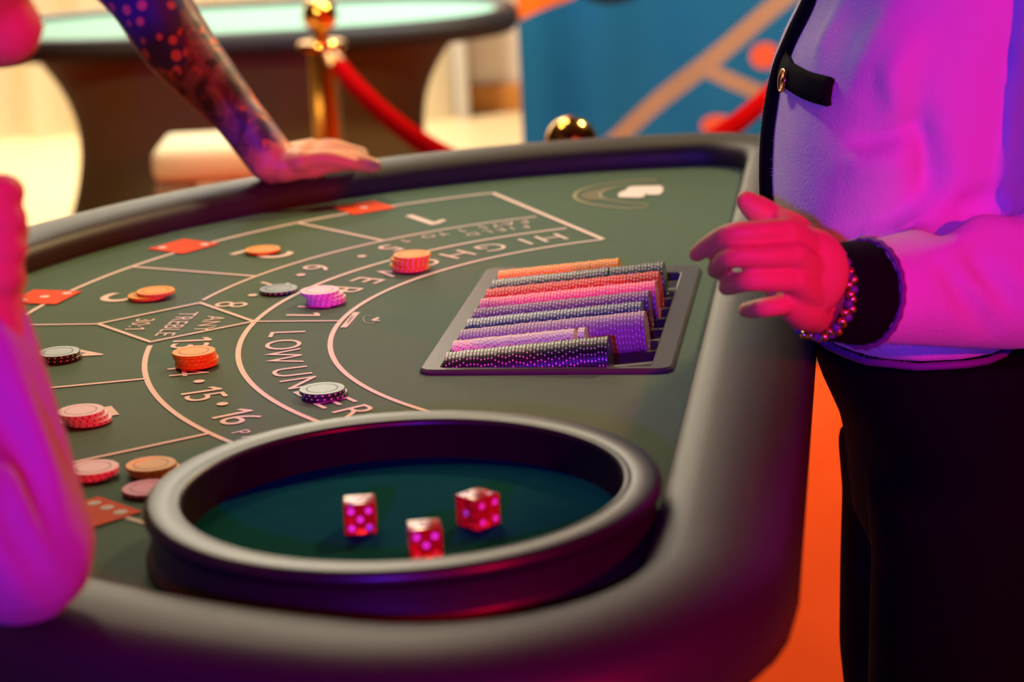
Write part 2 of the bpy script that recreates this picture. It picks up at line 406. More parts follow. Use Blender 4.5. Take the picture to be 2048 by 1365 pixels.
# ------------------------------------------------------------------ the dice table
TZ, ANG = 0.90, -0.1553
TO = Vector((0.1965, 2.125, 0.0))
E1 = Vector((math.cos(ANG), math.sin(ANG), 0)); E2 = Vector((-math.sin(ANG), math.cos(ANG), 0))
def tw(u, v, z=0.0): return TO + E1 * u + E2 * v + Vector((0, 0, TZ + z))
CV = -0.03
table = empty('dice_table', 'large D-shaped casino dice table with green felt and padded dark rail', 'table', TO, ANG)
RA, RF, RFN, US, CUR, CVR = 0.803, 0.062, 0.130, -0.005, 0.013, -0.060
def outline(n=64):
    pts = []   # (position, outward normal); the far corner is tight, the near one rounder
    fil = {}
    for sgn, rf in ((1, RF), (-1, RFN)):
        uc = US - rf; dv = math.sqrt((RA - rf) ** 2 - (uc - CUR) ** 2); fil[sgn] = (uc, dv, math.atan2(dv, CUR - uc), rf)
    a0, a1 = -fil[-1][2], fil[1][2]
    for i in range(n + 1):
        a = a0 + (a1 - a0) * i / n; nrm = Vector((-math.cos(a), math.sin(a)))
        pts.append((Vector((CUR, CVR)) + nrm * RA, nrm))
    n1 = Vector((1, 0))
    for sgn in (1, -1):
        uc, dv, aT, rf = fil[sgn]
        c = Vector((uc, CVR + sgn * dv)); n0 = Vector((-math.cos(aT), sgn * math.sin(aT)))
        t0 = math.atan2(n0.y, n0.x); seq = []
        for i in range(1, 13):
            t = t0 + (0 - t0) * i / 12; nr = Vector((math.cos(t), math.sin(t))); seq.append((c + nr * rf, nr))
        if sgn == 1:
            pts += seq; v0, v1 = CVR + dv, CVR - fil[-1][1]
            for i in range(1, 20): pts.append((Vector((US, v0 + (v1 - v0) * i / 20)), n1))
        else:
            pts += seq[::-1][:-1] if False else seq[::-1]
    return pts
OUT = outline()
# rail: padded profile swept round the outline
RP = [(0.004, -0.030), (0.001, -0.012), (-0.002, 0.002), (-0.0025, 0.013), (0.0015, 0.0215), (0.010, 0.0275), (0.026, 0.0308), (0.045, 0.0318), (0.064, 0.0300), (0.080, 0.0245),
      (0.090, 0.014), (0.0955, -0.001), (0.096, -0.013), (0.092, -0.026), (0.083, -0.034), (0.060, -0.038), (0.02, -0.038)]
vs, fs = [], []
N, K = len(OUT), len(RP)
for p, nr in OUT:
    for t, z in RP: q = p + nr * t; vs.append((q.x, q.y, TZ + z))
for i in range(N):
    for k in range(K):
        fs.append((i * K + k, ((i + 1) % N) * K + k, ((i + 1) % N) * K + (k + 1) % K, i * K + (k + 1) % K))
rail = mesh('padded_rail', vs, fs, M['rail'], table)
bm = bmesh.new(); bm.from_mesh(rail.data); bmesh.ops.recalc_face_normals(bm, faces=bm.faces); bm.to_mesh(rail.data); bm.free(); rail.data.shade_smooth()
# apron (a bent board below the rail) and underside
def ring_wall(name, t0, t1, z0, z1, mt):
    vs, fs = [], []
    for p, nr in OUT:
        for t, z in ((t0, z0), (t1, z0), (t1, z1), (t0, z1)): q = p + nr * t; vs.append((q.x, q.y, TZ + z))
    for i in range(N):
        for k in range(4): fs.append((i * 4 + k, ((i + 1) % N) * 4 + k, ((i + 1) % N) * 4 + (k + 1) % 4, i * 4 + (k + 1) % 4))
    bm = bmesh.new(); me = bpy.data.meshes.new('t'); me.from_pydata(vs, [], fs); bm.from_mesh(me); bpy.data.meshes.remove(me)
    return from_bm(name, bm, mt, table, smooth=True, sharp=40)
ring_wall('apron', -0.150, -0.132, -0.125, -0.044, M['apron'])
def plate(name, t, z0, z1, mt, hole=None, parent=table, seg=1):
    bm = bmesh.new(); outer = [bm.verts.new((p.x + nr.x * t, p.y + nr.y * t, TZ + z1)) for p, nr in OUT]
    es = [bm.edges.new((outer[i], outer[(i + 1) % N])) for i in range(N)]
    if hole:
        hv = [bm.verts.new((u, v, TZ + z1)) for u, v in hole]; es += [bm.edges.new((hv[i], hv[(i + 1) % len(hv)])) for i in range(len(hv))]
    r = bmesh.ops.triangle_fill(bm, use_beauty=True, use_dissolve=False, edges=es)
    for f in bm.faces:
        if f.normal.z < 0: f.normal_flip()
    ext = bmesh.ops.extrude_face_region(bm, geom=list(bm.faces))
    for g_ in ext['geom']:
        if isinstance(g_, bmesh.types.BMVert): g_.co.z = TZ + z0
    return from_bm(name, bm, mt, parent)
IN_U = (-0.2300, -0.0475); IN_V = (-0.2075, 0.1415)      # tray opening
hole = [(IN_U[0] - .006, IN_V[0] - .006), (IN_U[1] + .006, IN_V[0] - .006), (IN_U[1] + .006, IN_V[1] + .006), (IN_U[0] - .006, IN_V[1] + .006)]
felt = plate('layout_felt', 0.002, -0.006, 0.0, M['felt'], hole)
plate('underside_board', 0.030, -0.046, -0.0385, M['apron'])
for lu, lv in ((-0.13, 0.50), (-0.13, -0.56), (-0.58, 0.25), (-0.58, -0.31)):
    bm = bmesh.new(); r = bmesh.ops.create_cone(bm, cap_ends=True, segments=20, radius1=0.022, radius2=0.034, depth=0.840)
    bmesh.ops.translate(bm, vec=(lu, lv, 0.4325), verts=bm.verts)
    from_bm('leg', bm, M['apron'], table, True, 40)

# ---- printed layout (flat print lying on the felt)
PZ = TZ + 0.0006
def ribbon(pts, wd, name='printed_line', mt=None, closed=False, z=PZ):
    P = [Vector((p[0], p[1])) for p in pts]; n = len(P); vs, fs = [], []
    for i in range(n):
        a = P[(i - 1) % n] if (closed or i) else P[i]; b = P[(i + 1) % n] if (closed or i < n - 1) else P[i]
        d1 = (P[i] - a).normalized() if (P[i] - a).length > 1e-9 else (b - P[i]).normalized()
        d2 = (b - P[i]).normalized() if (b - P[i]).length > 1e-9 else d1
        t = (d1 + d2).normalized(); nr = Vector((-t.y, t.x)); s = 1 / max(0.5, t.dot(d2))
        vs += [(*(P[i] + nr * wd / 2 * s), z), (*(P[i] - nr * wd / 2 * s), z)]
    for i in range(n if closed else n - 1):
        j = (i + 1) % n; fs.append((2 * i, 2 * i + 1, 2 * j + 1, 2 * j))
    return mesh(name, vs, fs, mt or M['print'], felt, False)
def polar(R, deg, uc=0.0): a = math.radians(deg); return (uc - R * math.cos(a), CV + R * math.sin(a))
def arc(R, d0, d1, uc=0.0, n=72): return [polar(R, d0 + (d1 - d0) * i / n, uc) for i in range(n + 1)]
AR, AU, BR, BU, CR, CU, DR, DU = 0.3876, 0.0294, 0.4547, 0.0126, 0.5262, 0.0, 0.6865, 0.002
ribbon(arc(AR, -63.2, 63.2, AU), 0.0048)
ribbon(arc(BR, -63.4, 63.4, BU), 0.0050)
ribbon(arc(CR, 10.2, 63.7, CU), 0.0042); ribbon(arc(CR, -63.7, -8.8, CU), 0.0050)
ribbon(arc(DR, -63.2, 63.2, DU), 0.0052)
for s in (1, -1): ribbon([polar(DR, s * 63.4, DU), polar(AR, s * 63.4, AU)], 0.0062, z=PZ + .0002)
for dg_ in (42, 21): 
    for s in (1, -1): ribbon([polar(DR, s * dg_, DU), polar(CR, s * (dg_ + .6), CU)], 0.0046, z=PZ + .0002)
D0 = (-0.5965, -0.0288); D1 = (-0.5174, 0.0515); D2 = (-0.4435, -0.0252); D3 = (-0.5235, -0.0985)
ribbon([polar(DR, 0, DU), D0], 0.0040, z=PZ + .0002)
ribbon([D0, D1, D2, D3], 0.0044, 'printed_box', closed=True, z=PZ + .0003)
ribbon([polar(BR, 0.6, BU), polar(AR, 0.6, AU)], 0.0034, z=PZ + .0002)

_gl = {}
def glyph(ch):
    if ch not in _gl:
        c = bpy.data.curves.new('g', 'FONT'); c.body = ch; c.size = 1.0; c.fill_mode = 'FRONT'; c.resolution_u = 4
        c.offset = -0.004
        o = bpy.data.objects.new('g', c); COL.objects.link(o)
        me = bpy.data.meshes.new_from_object(o.evaluated_get(bpy.context.evaluated_depsgraph_get()))
        vs = [(v.co.x, v.co.y) for v in me.vertices]; fs = [tuple(p.vertices) for p in me.polygons]
        bpy.data.objects.remove(o); bpy.data.curves.remove(c); bpy.data.meshes.remove(me)
        if ch == '1':   # plain stem with a flag
            vs = [(-.05, 0), (.05, 0), (.05, .70), (-.03, .70), (-.05, .58), (-.20, .50), (-.20, .60)]; fs = [(0, 1, 2, 3, 4), (4, 3, 6, 5)]
        xs = [v[0] for v in vs] or [0]
        _gl[ch] = ([(x - (min(xs) + max(xs)) / 2, y) for x, y in vs], fs, max(xs) - min(xs))
    return _gl[ch]
def letter(ch, u, v, deg, h, wide=1.0, mt=None, name='printed_letter', bold=0):
    """a character centred at u, v; deg = its angle on the layout (0: reads along -v, its top towards +u)"""
    vs0, fs, wd = glyph(ch); s = h / 0.70
    a = math.radians(deg); up = Vector((math.cos(a), -math.sin(a))); rd = Vector((-math.sin(a), -math.cos(a)))
    vs = []
    for x, y in vs0:
        q = Vector((u, v)) + rd * (x * s * wide) + up * ((y - 0.35) * s); vs.append((q.x, q.y, PZ + .0001))
    return mesh(name, vs, fs, mt or M['print'], felt, False)
def dot(u, v, r, mt=None, name='printed_dot', z=PZ + .0003):
    vs = [(u + r * math.cos(2 * PI * k / 20), v + r * math.sin(2 * PI * k / 20), z) for k in range(20)]
    return mesh(name, vs, [tuple(range(20))], mt or M['print'], felt, False)
Rhl = 0.421
for ch, dg_ in zip('HIGHOVER11', (58.2, 54.0, 48.3, 42.2, 35.5, 28.6, 23.6, 17.6, 8.6, 4.2)): letter(ch, *polar(Rhl, dg_, 0.02), dg_, 0.034)
for ch, dg_ in zip('LOWUNDER10', (-6.0, -11.2, -17.0, -24.4, -29.8, -35.0, -40.0, -44.6, -51, -55.5)): letter(ch, *polar(Rhl, dg_, 0.02), dg_, 0.034)
for chs, dg_ in (('5', 40.6), ('6', 27.9), ('7', 18.6), ('8', 8.6)): letter(chs, *polar(0.4885, dg_), dg_, 0.034)
for chs, dg_ in (('13', -8.4), ('14', -19.6), ('15', -29.6), ('16', -39.2)):
    for k, ch in enumerate(chs): letter(ch, *polar(0.4885, dg_ + (1.25 - 2.5 * k)), dg_, 0.036)
for dg_ in (35.3, 24.0, 13.2, -14.9, -24.9, -34.4): dot(*polar(0.484, dg_), 0.0050)
for s_, txt, R_ in ((1, '1 OT 1 SYAP', 0.5035), (1, 'DLEIF', 0.478)):
    pass
for ch, dg_, R_ in [('P', 61.2, .506), ('A', 59.2, .506), ('Y', 57.4, .506), ('S', 55.6, .506), ('1', 52.7, .506), ('T', 49.8, .506), ('O', 47.8, .506), ('1', 44.4, .506),
                    ('F', 60.2, .481), ('I', 58.4, .481), ('E', 56.8, .481), ('L', 54.8, .481), ('D', 52.6, .481),
                    ('P', -44.4, .506), ('A', -46.4, .506), ('Y', -48.4, .506), ('S', -50.4, .506), ('1', -53.4, .506), ('T', -56, .506), ('O', -58, .506), ('1', -61, .506),
                    ('F', -48, .481), ('I', -49.8, .481), ('E', -51.6, .481), ('L', -53.6, .481), ('D', -55.6, .481)]:
    letter(ch, *polar(R_, dg_), dg_, 0.015)
for k, (txt, u_, h_) in enumerate((('ANY', -0.4850, 0.019), ('TREBLE', -0.5170, 0.019), ('30:1', -0.5535, 0.019))):
    ws = [glyph(c)[2] * h_ / 0.7 + 0.0032 for c in txt]; x0 = -sum(ws) / 2
    for c, w_ in zip(txt, ws): letter(c, u_, -0.031 - (x0 + w_ / 2), 0, h_); x0 += w_
for ch, dg_, R_ in (('1', 52.6, .590), ('2', 30.7, .590), ('3', 10, .605), ('4', -10, .598), ('5', -30.7, .598), ('6', -53, .598)): letter(ch, *polar(R_, dg_), dg_, 0.066, 1.05, name='printed_number')
# printed red dice at the outer line
PIPS = {1: [(0, 0)], 2: [(-1, -1), (1, 1)], 3: [(-1, -1), (0, 0), (1, 1)], 4: [(-1, -1), (1, -1), (-1, 1), (1, 1)], 5: [(-1, -1), (1, -1), (-1, 1), (1, 1), (0, 0)], 6: [(-1, -1), (-1, 0), (-1, 1), (1, -1), (1, 0), (1, 1)]}
for k, dg_ in enumerate((50.3, 29.3, 9.3, -11.0, -31.5, -52.6)):
    c = Vector(polar(0.698, dg_)); a = math.radians(dg_); ou = Vector((-math.cos(a), math.sin(a))); tg = Vector((math.sin(a), math.cos(a)))
    h_ = 0.028
    d_ = mesh('printed_die', [(*(c + ou * h_ * i + tg * h_ * j), PZ + .0005) for i, j in ((-1, -1), (1, -1), (1, 1), (-1, 1))], [(0, 1, 2, 3)], M['printred'], felt, False)
    for i, j in PIPS[k + 1]:
        q = c - ou * 0.0165 * i + tg * 0.0165 * j; dot(q.x, q.y, 0.0052, name='printed_pip', z=PZ + .0008)
# horseshoe emblem with a pale blot inside, far end of the felt; the same again at the near end under the bowl is hidden
def felt_px(pts): 
    out = []
    for px, py in pts:
        q = at(px, py, TZ) - TO; out.append((q.dot(E1), q.dot(E2)))
    return out
hs_o = [(1313, 360), (1270, 361), (1225, 367), (1185, 374), (1158, 383), (1149, 393), (1160, 403), (1190, 411), (1230, 416), (1262, 418), (1292, 415)]
hs_i = [(1312, 363), (1262, 369), (1228, 376), (1206, 384), (1200, 391), (1208, 398), (1232, 403), (1262, 407), (1290, 409), (1295, 411)]
ro = [(p.x, p.y) for p in catmull([(*p, 0) for p in felt_px(hs_o)], 6)]; ri = [(p.x, p.y) for p in catmull([(*p, 0) for p in felt_px(hs_i)], 6)]
ribbon(ro, 0.0042, 'printed_horseshoe', M['printgold']); ribbon(ri, 0.0034, 'printed_horseshoe', M['printgold'])
fill = felt_px([(1158, 393), (1172, 384), (1205, 377), (1235, 373), (1212, 380), (1197, 391), (1204, 400), (1180, 402)])
mesh('printed_shade', [(*p, PZ - .0001) for p in fill], [tuple(range(len(fill)))], mat('print_olive', (0.115, 0.105, 0.045), 0.6), felt, False)
blot = felt_px([(1238, 396), (1236, 390), (1244, 384), (1252, 382), (1256, 376), (1268, 374), (1322, 373), (1327, 379), (1325, 386), (1318, 391), (1296, 391), (1292, 388), (1288, 395), (1278, 397)])
mesh('printed_mark', [(*p, PZ + .0003) for p in blot], [tuple(range(len(blot)))], mat('print_pale', (0.85, 0.76, 0.72), 0.6), felt, False)
# small maker's emblem: a bar, faint lines of lettering, a ring with a bird-like mark
ribbon(felt_px([(713.5, 626), (687, 656.5)]), 0.0032 * 2.0, 'printed_bar')
ring_pts = felt_px([(745, 634), (737, 632), (730, 633.5), (726.5, 638), (728, 643.5), (733, 647.5), (741, 649), (748, 646.5), (750, 643)])
ribbon([(p.x, p.y) for p in catmull([(*p, 0) for p in ring_pts], 5)], 0.0011, 'printed_ring', M['printgold'])
wing = felt_px([(742, 642.5), (748, 639), (756, 636.5), (759, 638), (757, 640.5), (750, 643), (762, 642.5), (757, 644.5), (748, 644)])
mesh('printed_mark', [(*p, PZ + .0003) for p in wing], [tuple(range(len(wing)))], M['print'], felt, False)
for k in range(9):
    a_ = felt_px([(722.5 - 2.6 * k, 626.5 + 3.4 * k)])[0]; ribbon([(a_[0] - .002, a_[1]), (a_[0] + .002, a_[1] + .0006 * (-1) ** k)], 0.0009, 'printed_dash', M['printgold'])
for k in range(12):
    a_ = felt_px([(706 - 0.95 * k, 633.5 + 1.22 * k)])[0]; ribbon([(a_[0] - .0016, a_[1]), (a_[0] + .0016, a_[1])], 0.0007, 'printed_dash', M['felt'], z=PZ + .0003)

# ------------------------------------------------------------------ chip tray sunk into the felt
tray = empty('chip_tray', 'dark grey plastic chip tray sunk in the felt holding nine rows of chips', 'chip tray', tw(0, 0), ANG)
FU = (-0.2490, -0.0285); FV = (-0.2165, 0.1735)
def rrect(u0, u1, v0, v1, r, n=5):
    out = []
    for cu, cv, a0 in ((u1 - r, v1 - r, 0), (u0 + r, v1 - r, 90), (u0 + r, v0 + r, 180), (u1 - r, v0 + r, 270)):
        for i in range(n + 1): a = math.radians(a0 + 90 * i / n); out.append((cu + r * math.cos(a), cv + r * math.sin(a)))
    return out
loops = [(rrect(*FU, *FV, 0.012), 0.0003), (rrect(*FU, *FV, 0.012), 0.0025), (rrect(FU[0] + .002, FU[1] - .002, FV[0] + .002, FV[1] - .002, 0.010), 0.0045),
         (rrect(IN_U[0] - .0012, IN_U[1] + .0012, IN_V[0] - .0012, IN_V[1] + .0012, 0.004), 0.0045), (rrect(*IN_U, *IN_V, 0.003), 0.0035), (rrect(*IN_U, *IN_V, 0.003), -0.034)]
vs, fs = [], []; n_ = len(loops[0][0])
for lp, z in loops: vs += [(u, v, z) for u, v in lp]
for j in range(len(loops) - 1):
    for i in range(n_): i2 = (i + 1) % n_; fs.append((j * n_ + i, j * n_ + i2, (j + 1) * n_ + i2, (j + 1) * n_ + i))
o = mesh('tray_flange', vs, fs, M['traygrey'], tray, True, 30)
CHD, CHT = 0.0387, 0.0031
CR_ = CHD / 2
ROWV = [-0.033 + (i - 4) * 0.0388 for i in range(9)]
U0_, Z0_, SL = -0.2265, -0.0072, 0.095        # row axis: left end and slope
vs, fs = [], []; NU, NV = 12, 9 * 10
for i in range(NU + 1):
    u = IN_U[0] + (IN_U[1] - IN_U[0]) * i / NU
    for j in range(NV + 1):
        v = IN_V[0] + (IN_V[1] - IN_V[0]) * j / NV
        vi = min(ROWV, key=lambda q: abs(q - v)); dv = min(abs(v - vi), CR_ * 0.985)
        za = Z0_ + SL * (u - U0_) - 0.0006
        z = min(za - math.sqrt((CR_ + .0004) ** 2 - dv * dv), za - 0.011)
        vs.append((u, v, z))
for i in range(NU):
    for j in range(NV): a_ = i * (NV + 1) + j; fs.append((a_, a_ + NV + 1, a_ + NV + 2, a_ + 1))
mesh('groove_bed', vs, fs, M['traygrey'], tray)

# ------------------------------------------------------------------ chips
CHC = dict(orange=((0.88, 0.33, 0.015), (0.80, 0.70, 0.80)), green=((0.022, 0.050, 0.038), (0.75, 0.70, 0.78)), red=((0.55, 0.012, 0.010), (0.80, 0.66, 0.68)),
           pink=((0.78, 0.13, 0.27), (0.86, 0.72, 0.76)), purple=((0.19, 0.05, 0.20), (0.80, 0.70, 0.80)), navy=((0.025, 0.025, 0.13), (0.78, 0.70, 0.80)),
           lilac=((0.40, 0.22, 0.34), (0.80, 0.72, 0.82)), white=((0.82, 0.58, 0.64), (0.035, 0.03, 0.11)), black=((0.018, 0.014, 0.015), (0.82, 0.66, 0.72)))
CM = {}
for k, (b_, d_) in CHC.items():
    groove = mat('chip_groove_' + k, tuple(x * 0.25 for x in b_), 0.5)
    CM[k] = [chip_mat('chip_' + k, b_, d_), groove]
def chip_template(n=40):
    R, t = CR_, CHT; e = 0.00035
    prof = [(0.0, 0), (R - e, 0), (R, e), (R, t - e), (R - e, t), (R * .70, t), (R * .69, t - .0003), (R * .665, t - .0003), (R * .655, t), (0.0, t)]
    vs, fs, mi, uv = [(0, 0, 0)], [], [], []
    for r, z in prof[1:-1]:
        for i in range(n): a = 2 * PI * i / n; vs.append((r * math.cos(a), r * math.sin(a), z))
    top = len(vs); vs.append((0, 0, t))
    for i in range(n): fs.append((0, 1 + (i + 1) % n, 1 + i)); mi.append(0); uv.append([(0, -9)] * 3)
    for j in range(len(prof) - 3):
        for i in range(n):
            i2 = (i + 1) % n; b = 1 + j * n; c = b + n
            fs.append((b + i, b + i2, c + i2, c + i)); mi.append(1 if j in (5, 6) else 0)
            if j == 1: uv.append([(i / n, .11), ((i + 1) / n, .11), ((i + 1) / n, .89), (i / n, .89)])
            else: uv.append([(0, -9)] * 4)
    b = 1 + (len(prof) - 3) * n
    for i in range(n): fs.append((b + i, b + (i + 1) % n, top)); mi.append(0); uv.append([(0, -9)] * 3)
    return vs, fs, mi, uv
CT = chip_template()
def chip_mesh(name, mats, insts=None, colours=None):
    vs, fs, mi, uv = CT
    me = bpy.data.meshes.new(name)
    if insts is None: me.from_pydata(vs, [], fs); MI, UV = mi, uv
    else:
        V, Fc, MI, UV = [], [], [], []
        for mtx, ci in insts:
            o = len(V); V += [tuple(mtx @ Vector(v)) for v in vs]; Fc += [tuple(i + o for i in f) for f in fs]; MI += [k + 2 * ci for k in mi]; UV += uv
        me.from_pydata(V, [], Fc)
    for x in mats: me.materials.append(x)
    me.polygons.foreach_set('material_index', MI)
    ul = me.uv_layers.new(name='UVMap'); ul.data.foreach_set('uv', [c for f in UV for p in f for c in p])
    me.shade_smooth(); me.set_sharp_from_angle(angle=math.radians(40)); me.update(); return me
CME = {k: chip_mesh('poker_chip', CM[k]) for k in CHC}
def chip(k, mtx, label, group=None):
    o = bpy.data.objects.new('poker_chip', CME[k]); COL.objects.link(o); o.matrix_world = mtx
    tag(o, label, 'chip', group); return o
# rows, nearest first
ROWS = [('black', 46), ('white', 37), ('lilac', 54), ('navy', 52), ('purple', 53), ('pink', 54), ('red', 54), ('green', 54), ('orange', 39)]
DESC = dict(black='black chip with pale dots', white='pale pink-white chip with dark dots', lilac='dusty lilac chip with pale dots', navy='navy blue chip with pale dots',
            purple='plum purple chip with pale dots', pink='bright pink chip with pale dots')
def ordinal(n):
    one = 'zeroth first second third fourth fifth sixth seventh eighth ninth tenth eleventh twelfth thirteenth fourteenth fifteenth sixteenth seventeenth eighteenth nineteenth'.split()
    if n < 20: return one[n]
    t = {2: 'twent', 3: 'thirt', 4: 'fort', 5: 'fift'}[n // 10]
    return t + 'ieth' if n % 10 == 0 else t + 'y-' + one[n % 10]
tilt = math.atan(SL); rest = []
bx = (E1 * math.cos(tilt) + Vector((0, 0, math.sin(tilt)))).normalized()   # row direction
for i, (k, n) in enumerate(ROWS):
    p0 = tw(U0_, ROWV[i], Z0_)
    for j in range(n):
        spin = random.uniform(0, 2 * PI); s_ = j * CHT * 1.006
        gap = 0.0035 if (k == 'white' and j >= 35) else (0.0012 if (k == 'green' and j >= 37) else 0)
        lean = random.uniform(-.006, .006)
        zax = (bx + Vector((0, 0, lean))).normalized(); yv = zax.cross(E2).normalized(); xv = yv.cross(zax).normalized()
        rot = Matrix((xv, yv, zax)).transposed().to_4x4() @ Matrix.Rotation(spin, 4, 'Z')
        lift = random.uniform(0, .0006)
        mtx = Matrix.Translation(p0 + bx * (s_ + gap) + Vector((0, 0, lift))) @ rot
        if i < 6:
            place = 'standing first at the left end of its tray row' if j == 0 else 'standing last at the right end of its tray row' if j == n - 1 else f'standing {ordinal(j + 1)} from the left in its tray row'
            chip(k, mtx, DESC[k] + ' ' + place, k + ' chips along their row in the tray')
        else: rest.append((mtx, i - 6))
me = chip_mesh('poker_chips', CM['red'] + CM['green'] + CM['orange'], rest)
o = bpy.data.objects.new('tray_chips', me); COL.objects.link(o)
tag(o, 'red, dark green and orange chips on edge in the three farthest tray rows', 'chips', kind='stuff')
# loose stacks on the layout: colour, count, px of the top face, jitter list
STK = [('orange', 5, (820, 511), 'on the HIGH OVER line', [(0, 0), (-.002, 0), (.0005, .001), (-.0008, 0), (.002, .0005)]),
       ('white', 4, (642, 583), 'near the word OVER', [(0.004, 0), (.0045, -.001), (.0025, .001), (-.0015, .001)]),
       ('black', 1, (557, 579), 'on the number 7', [(0, 0)]),
       ('orange', 1, (525, 500), 'on the number 2', [(0, 0)]),
       ('orange', 2, (304, 584), 'on the number 3', [(-.005, -.002), (.0035, .001)]),
       ('orange', 4, (390, 705), 'below the number 13', [(0.0006, 0), (.0012, 0), (-.0005, .0006), (-.001, 0)]),
       ('black', 2, (118, 706), 'on the number 4', [(0.001, 0), (-.0004, .0003)]),
       ('black', 2, (646, 780), 'on the words LOW UNDER', [(0.0012, 0), (-.0008, .0005)]),
       ('white', 3, (166, 824), 'on the number 5', [(0.004, -.001), (.001, 0), (-.002, .001)]),
       ('white', 2, (186, 938), 'beside the pink sleeve', [(0, 0), (0.0004, .0004)]),
       ('orange', 2, (302, 931), 'touching the dice bowl', [(0.003, -.0015), (0, 0)]),
       ('pink', 1, (296, 978), 'half behind the dice bowl', [(0, 0)])]
ORD = {1: [''], 2: ['lower', 'upper'], 3: ['bottom', 'middle', 'top'], 4: ['bottom', 'second lowest', 'second highest', 'top'], 5: ['bottom', 'second lowest', 'middle', 'second highest', 'top']}
CN = dict(orange='orange', white='white dark-dotted', black='black white-dotted', pink='pink')
for k, n, (px, py), where, jit in STK:
    c = at(px, py, TZ + n * CHT)
    for j in range(n):
        q = Vector((c.x + jit[j][0], c.y + jit[j][1], TZ + 0.0012 + j * (CHT + .00005)))
        mtx = Matrix.Translation(q) @ Matrix.Rotation(random.uniform(0, 2 * PI), 4, 'Z')
        lab = f'single {CN[k]} chip lying {where}' if n == 1 else f'{ORD[n][j]} {CN[k]} chip of the stack {where}'
        chip(k, mtx, lab, None)

# ------------------------------------------------------------------ dice bowl and dice
BC = at(806, 967, TZ + 0.042)
bowl = empty('dice_bowl', 'round black dice bowl with broad rim and green felt floor', 'bowl', (BC.x, BC.y, TZ + 0.0012))
RO, RI, BH = 0.1770, 0.1510, 0.0414
lathe('bowl_body', [(RO - .010, 0.0), (RO - .002, 0.0004), (RO + .0005, 0.003), (RO - .001, 0.0065), (RO - .0035, 0.0085), (RO - .0042, 0.011), (RO - .0042, 0.0285), (RO - .0075, 0.0300), (RO - .0070, 0.0318), (RO - .0012, 0.0325), (RO, 0.0345),
      (RO - .0012, BH - .0022), (RO - .0034, BH - .0004), (RO - .006, BH), (RI + .006, BH - .0005), (RI + .0045, BH - .0012), (RI + .003, BH - .0004), (RI + .0008, BH - .0012), (RI - .0004, BH - .004), (RI - .002, 0.010), (RI - .004, 0.0075), (RI - .006, 0.004), (RI - .006, 0.0)],
      [M['bowl'], M['bowlin']], bowl, n=96, close=True, sharp=60)
bb = bowl.children[0].data
for p in bb.polygons:
    c_ = p.center
    if math.hypot(c_.x, c_.y) < RI - .0002 and c_.z < BH - .002: p.material_index = 1
lathe('felt_lining', [(0, 0.0118), (RI - .0030, 0.0118), (RI - .0035, 0.0045), (0, 0.0045)], M['bowlfelt'], bowl, n=64, sharp=30)
def die_thing(loc, rz, label, tops):
    S = 0.0220; h = S / 2
    d = empty('die', label, 'die', loc, rz, None)
    bm = bmesh.new(); box_bm(bm, (0, 0, h), (S, S, S), None, 0.0012); from_bm('die_body', bm, M['dice'], d, True, 50)
    faces = [((0, 0, 1), tops[0]), ((0, 0, -1), 7 - tops[0]), ((0, -1, 0), tops[1]), ((0, 1, 0), 7 - tops[1]), ((1, 0, 0), tops[2]), ((-1, 0, 0), 7 - tops[2])]
    for nrm, num in faces:
        nrm = Vector(nrm); a, b = frame_of(nrm, Vector((0, 0, 1)) if abs(nrm.z) < .5 else Vector((0, 1, 0)))
        for i, j in PIPS[num]:
            c = Vector((0, 0, h)) + nrm * (h + .00005) + (a * i + b * j) * S * 0.27; r = S * 0.105
            vs = [c + (a * math.cos(2 * PI * t / 16) + b * math.sin(2 * PI * t / 16)) * r for t in range(16)]
            vs += [v - nrm * 0.0009 for v in vs]
            fs = [tuple(range(16)), tuple(range(16, 32))[::-1]] + [(t, 16 + t, 16 + (t + 1) % 16, (t + 1) % 16) for t in range(16)]
            mesh('pip', vs, fs, M['pip'], d, False)
    return d
ZD = TZ + 0.0012 + 0.0119
def die_at(px, py, rz, label, tops): q = at(px, py, ZD + .0220); die_thing((q.x, q.y, ZD), rz, label, tops)
die_at(718, 999, 0.06, 'clear red die on its own at the left of the three in bowl', (1, 5, 3))
die_at(848, 1049, 0.10, 'clear red die nearest the front rim of the bowl', (1, 5, 4))
die_at(954, 988, 0.75, 'clear red die turned cornerwise at the right of the bowl floor', (2, 4, 6))

# ------------------------------------------------------------------ background: second table, stool, backdrop, rope barrier
BT = Vector((aty(490, 60, 5.92).x, 5.92, 0))
bt = empty('back_table', 'second casino table with bright green felt and black stretch skirt behind', 'table', BT)
def sell(a, b, e, n=64, rz=0.0): 
    out = []
    for k in range(n):
        t = 2 * PI * k / n; out.append((a * math.copysign(abs(math.cos(t)) ** (2 / e), math.cos(t)), b * math.copysign(abs(math.sin(t)) ** (2 / e), math.sin(t))))
    return out
HB = 0.750
vs = [(x, y, HB) for x, y in sell(0.640, 0.31, 2.6)]; n_ = len(vs); vs += [(x, y, HB - .02) for x, y, z in vs]
mesh('table_felt', vs, [tuple(range(n_)), tuple(range(n_, 2 * n_))[::-1]] + [(n_ + i, n_ + (i + 1) % n_, (i + 1) % n_, i) for i in range(n_)], M['mint'], bt, False)
pr = [(-.008, -.02), (-.006, .004), (.005, .012), (.022, .014), (.042, .008), (.052, -.006), (.052, -.032), (.04, -.045), (.01, -.045)]
vs, fs = [], []
inner = sell(0.640, 0.31, 2.6, 96)
for k, (x, y) in enumerate(inner):
    x0, y0 = inner[k - 1]; x1, y1 = inner[(k + 1) % 96]; nr = Vector((y1 - y0, x0 - x1)).normalized()
    for t, z in pr: vs.append((x + nr.x * t, y + nr.y * t, HB + z))
P_ = len(pr)
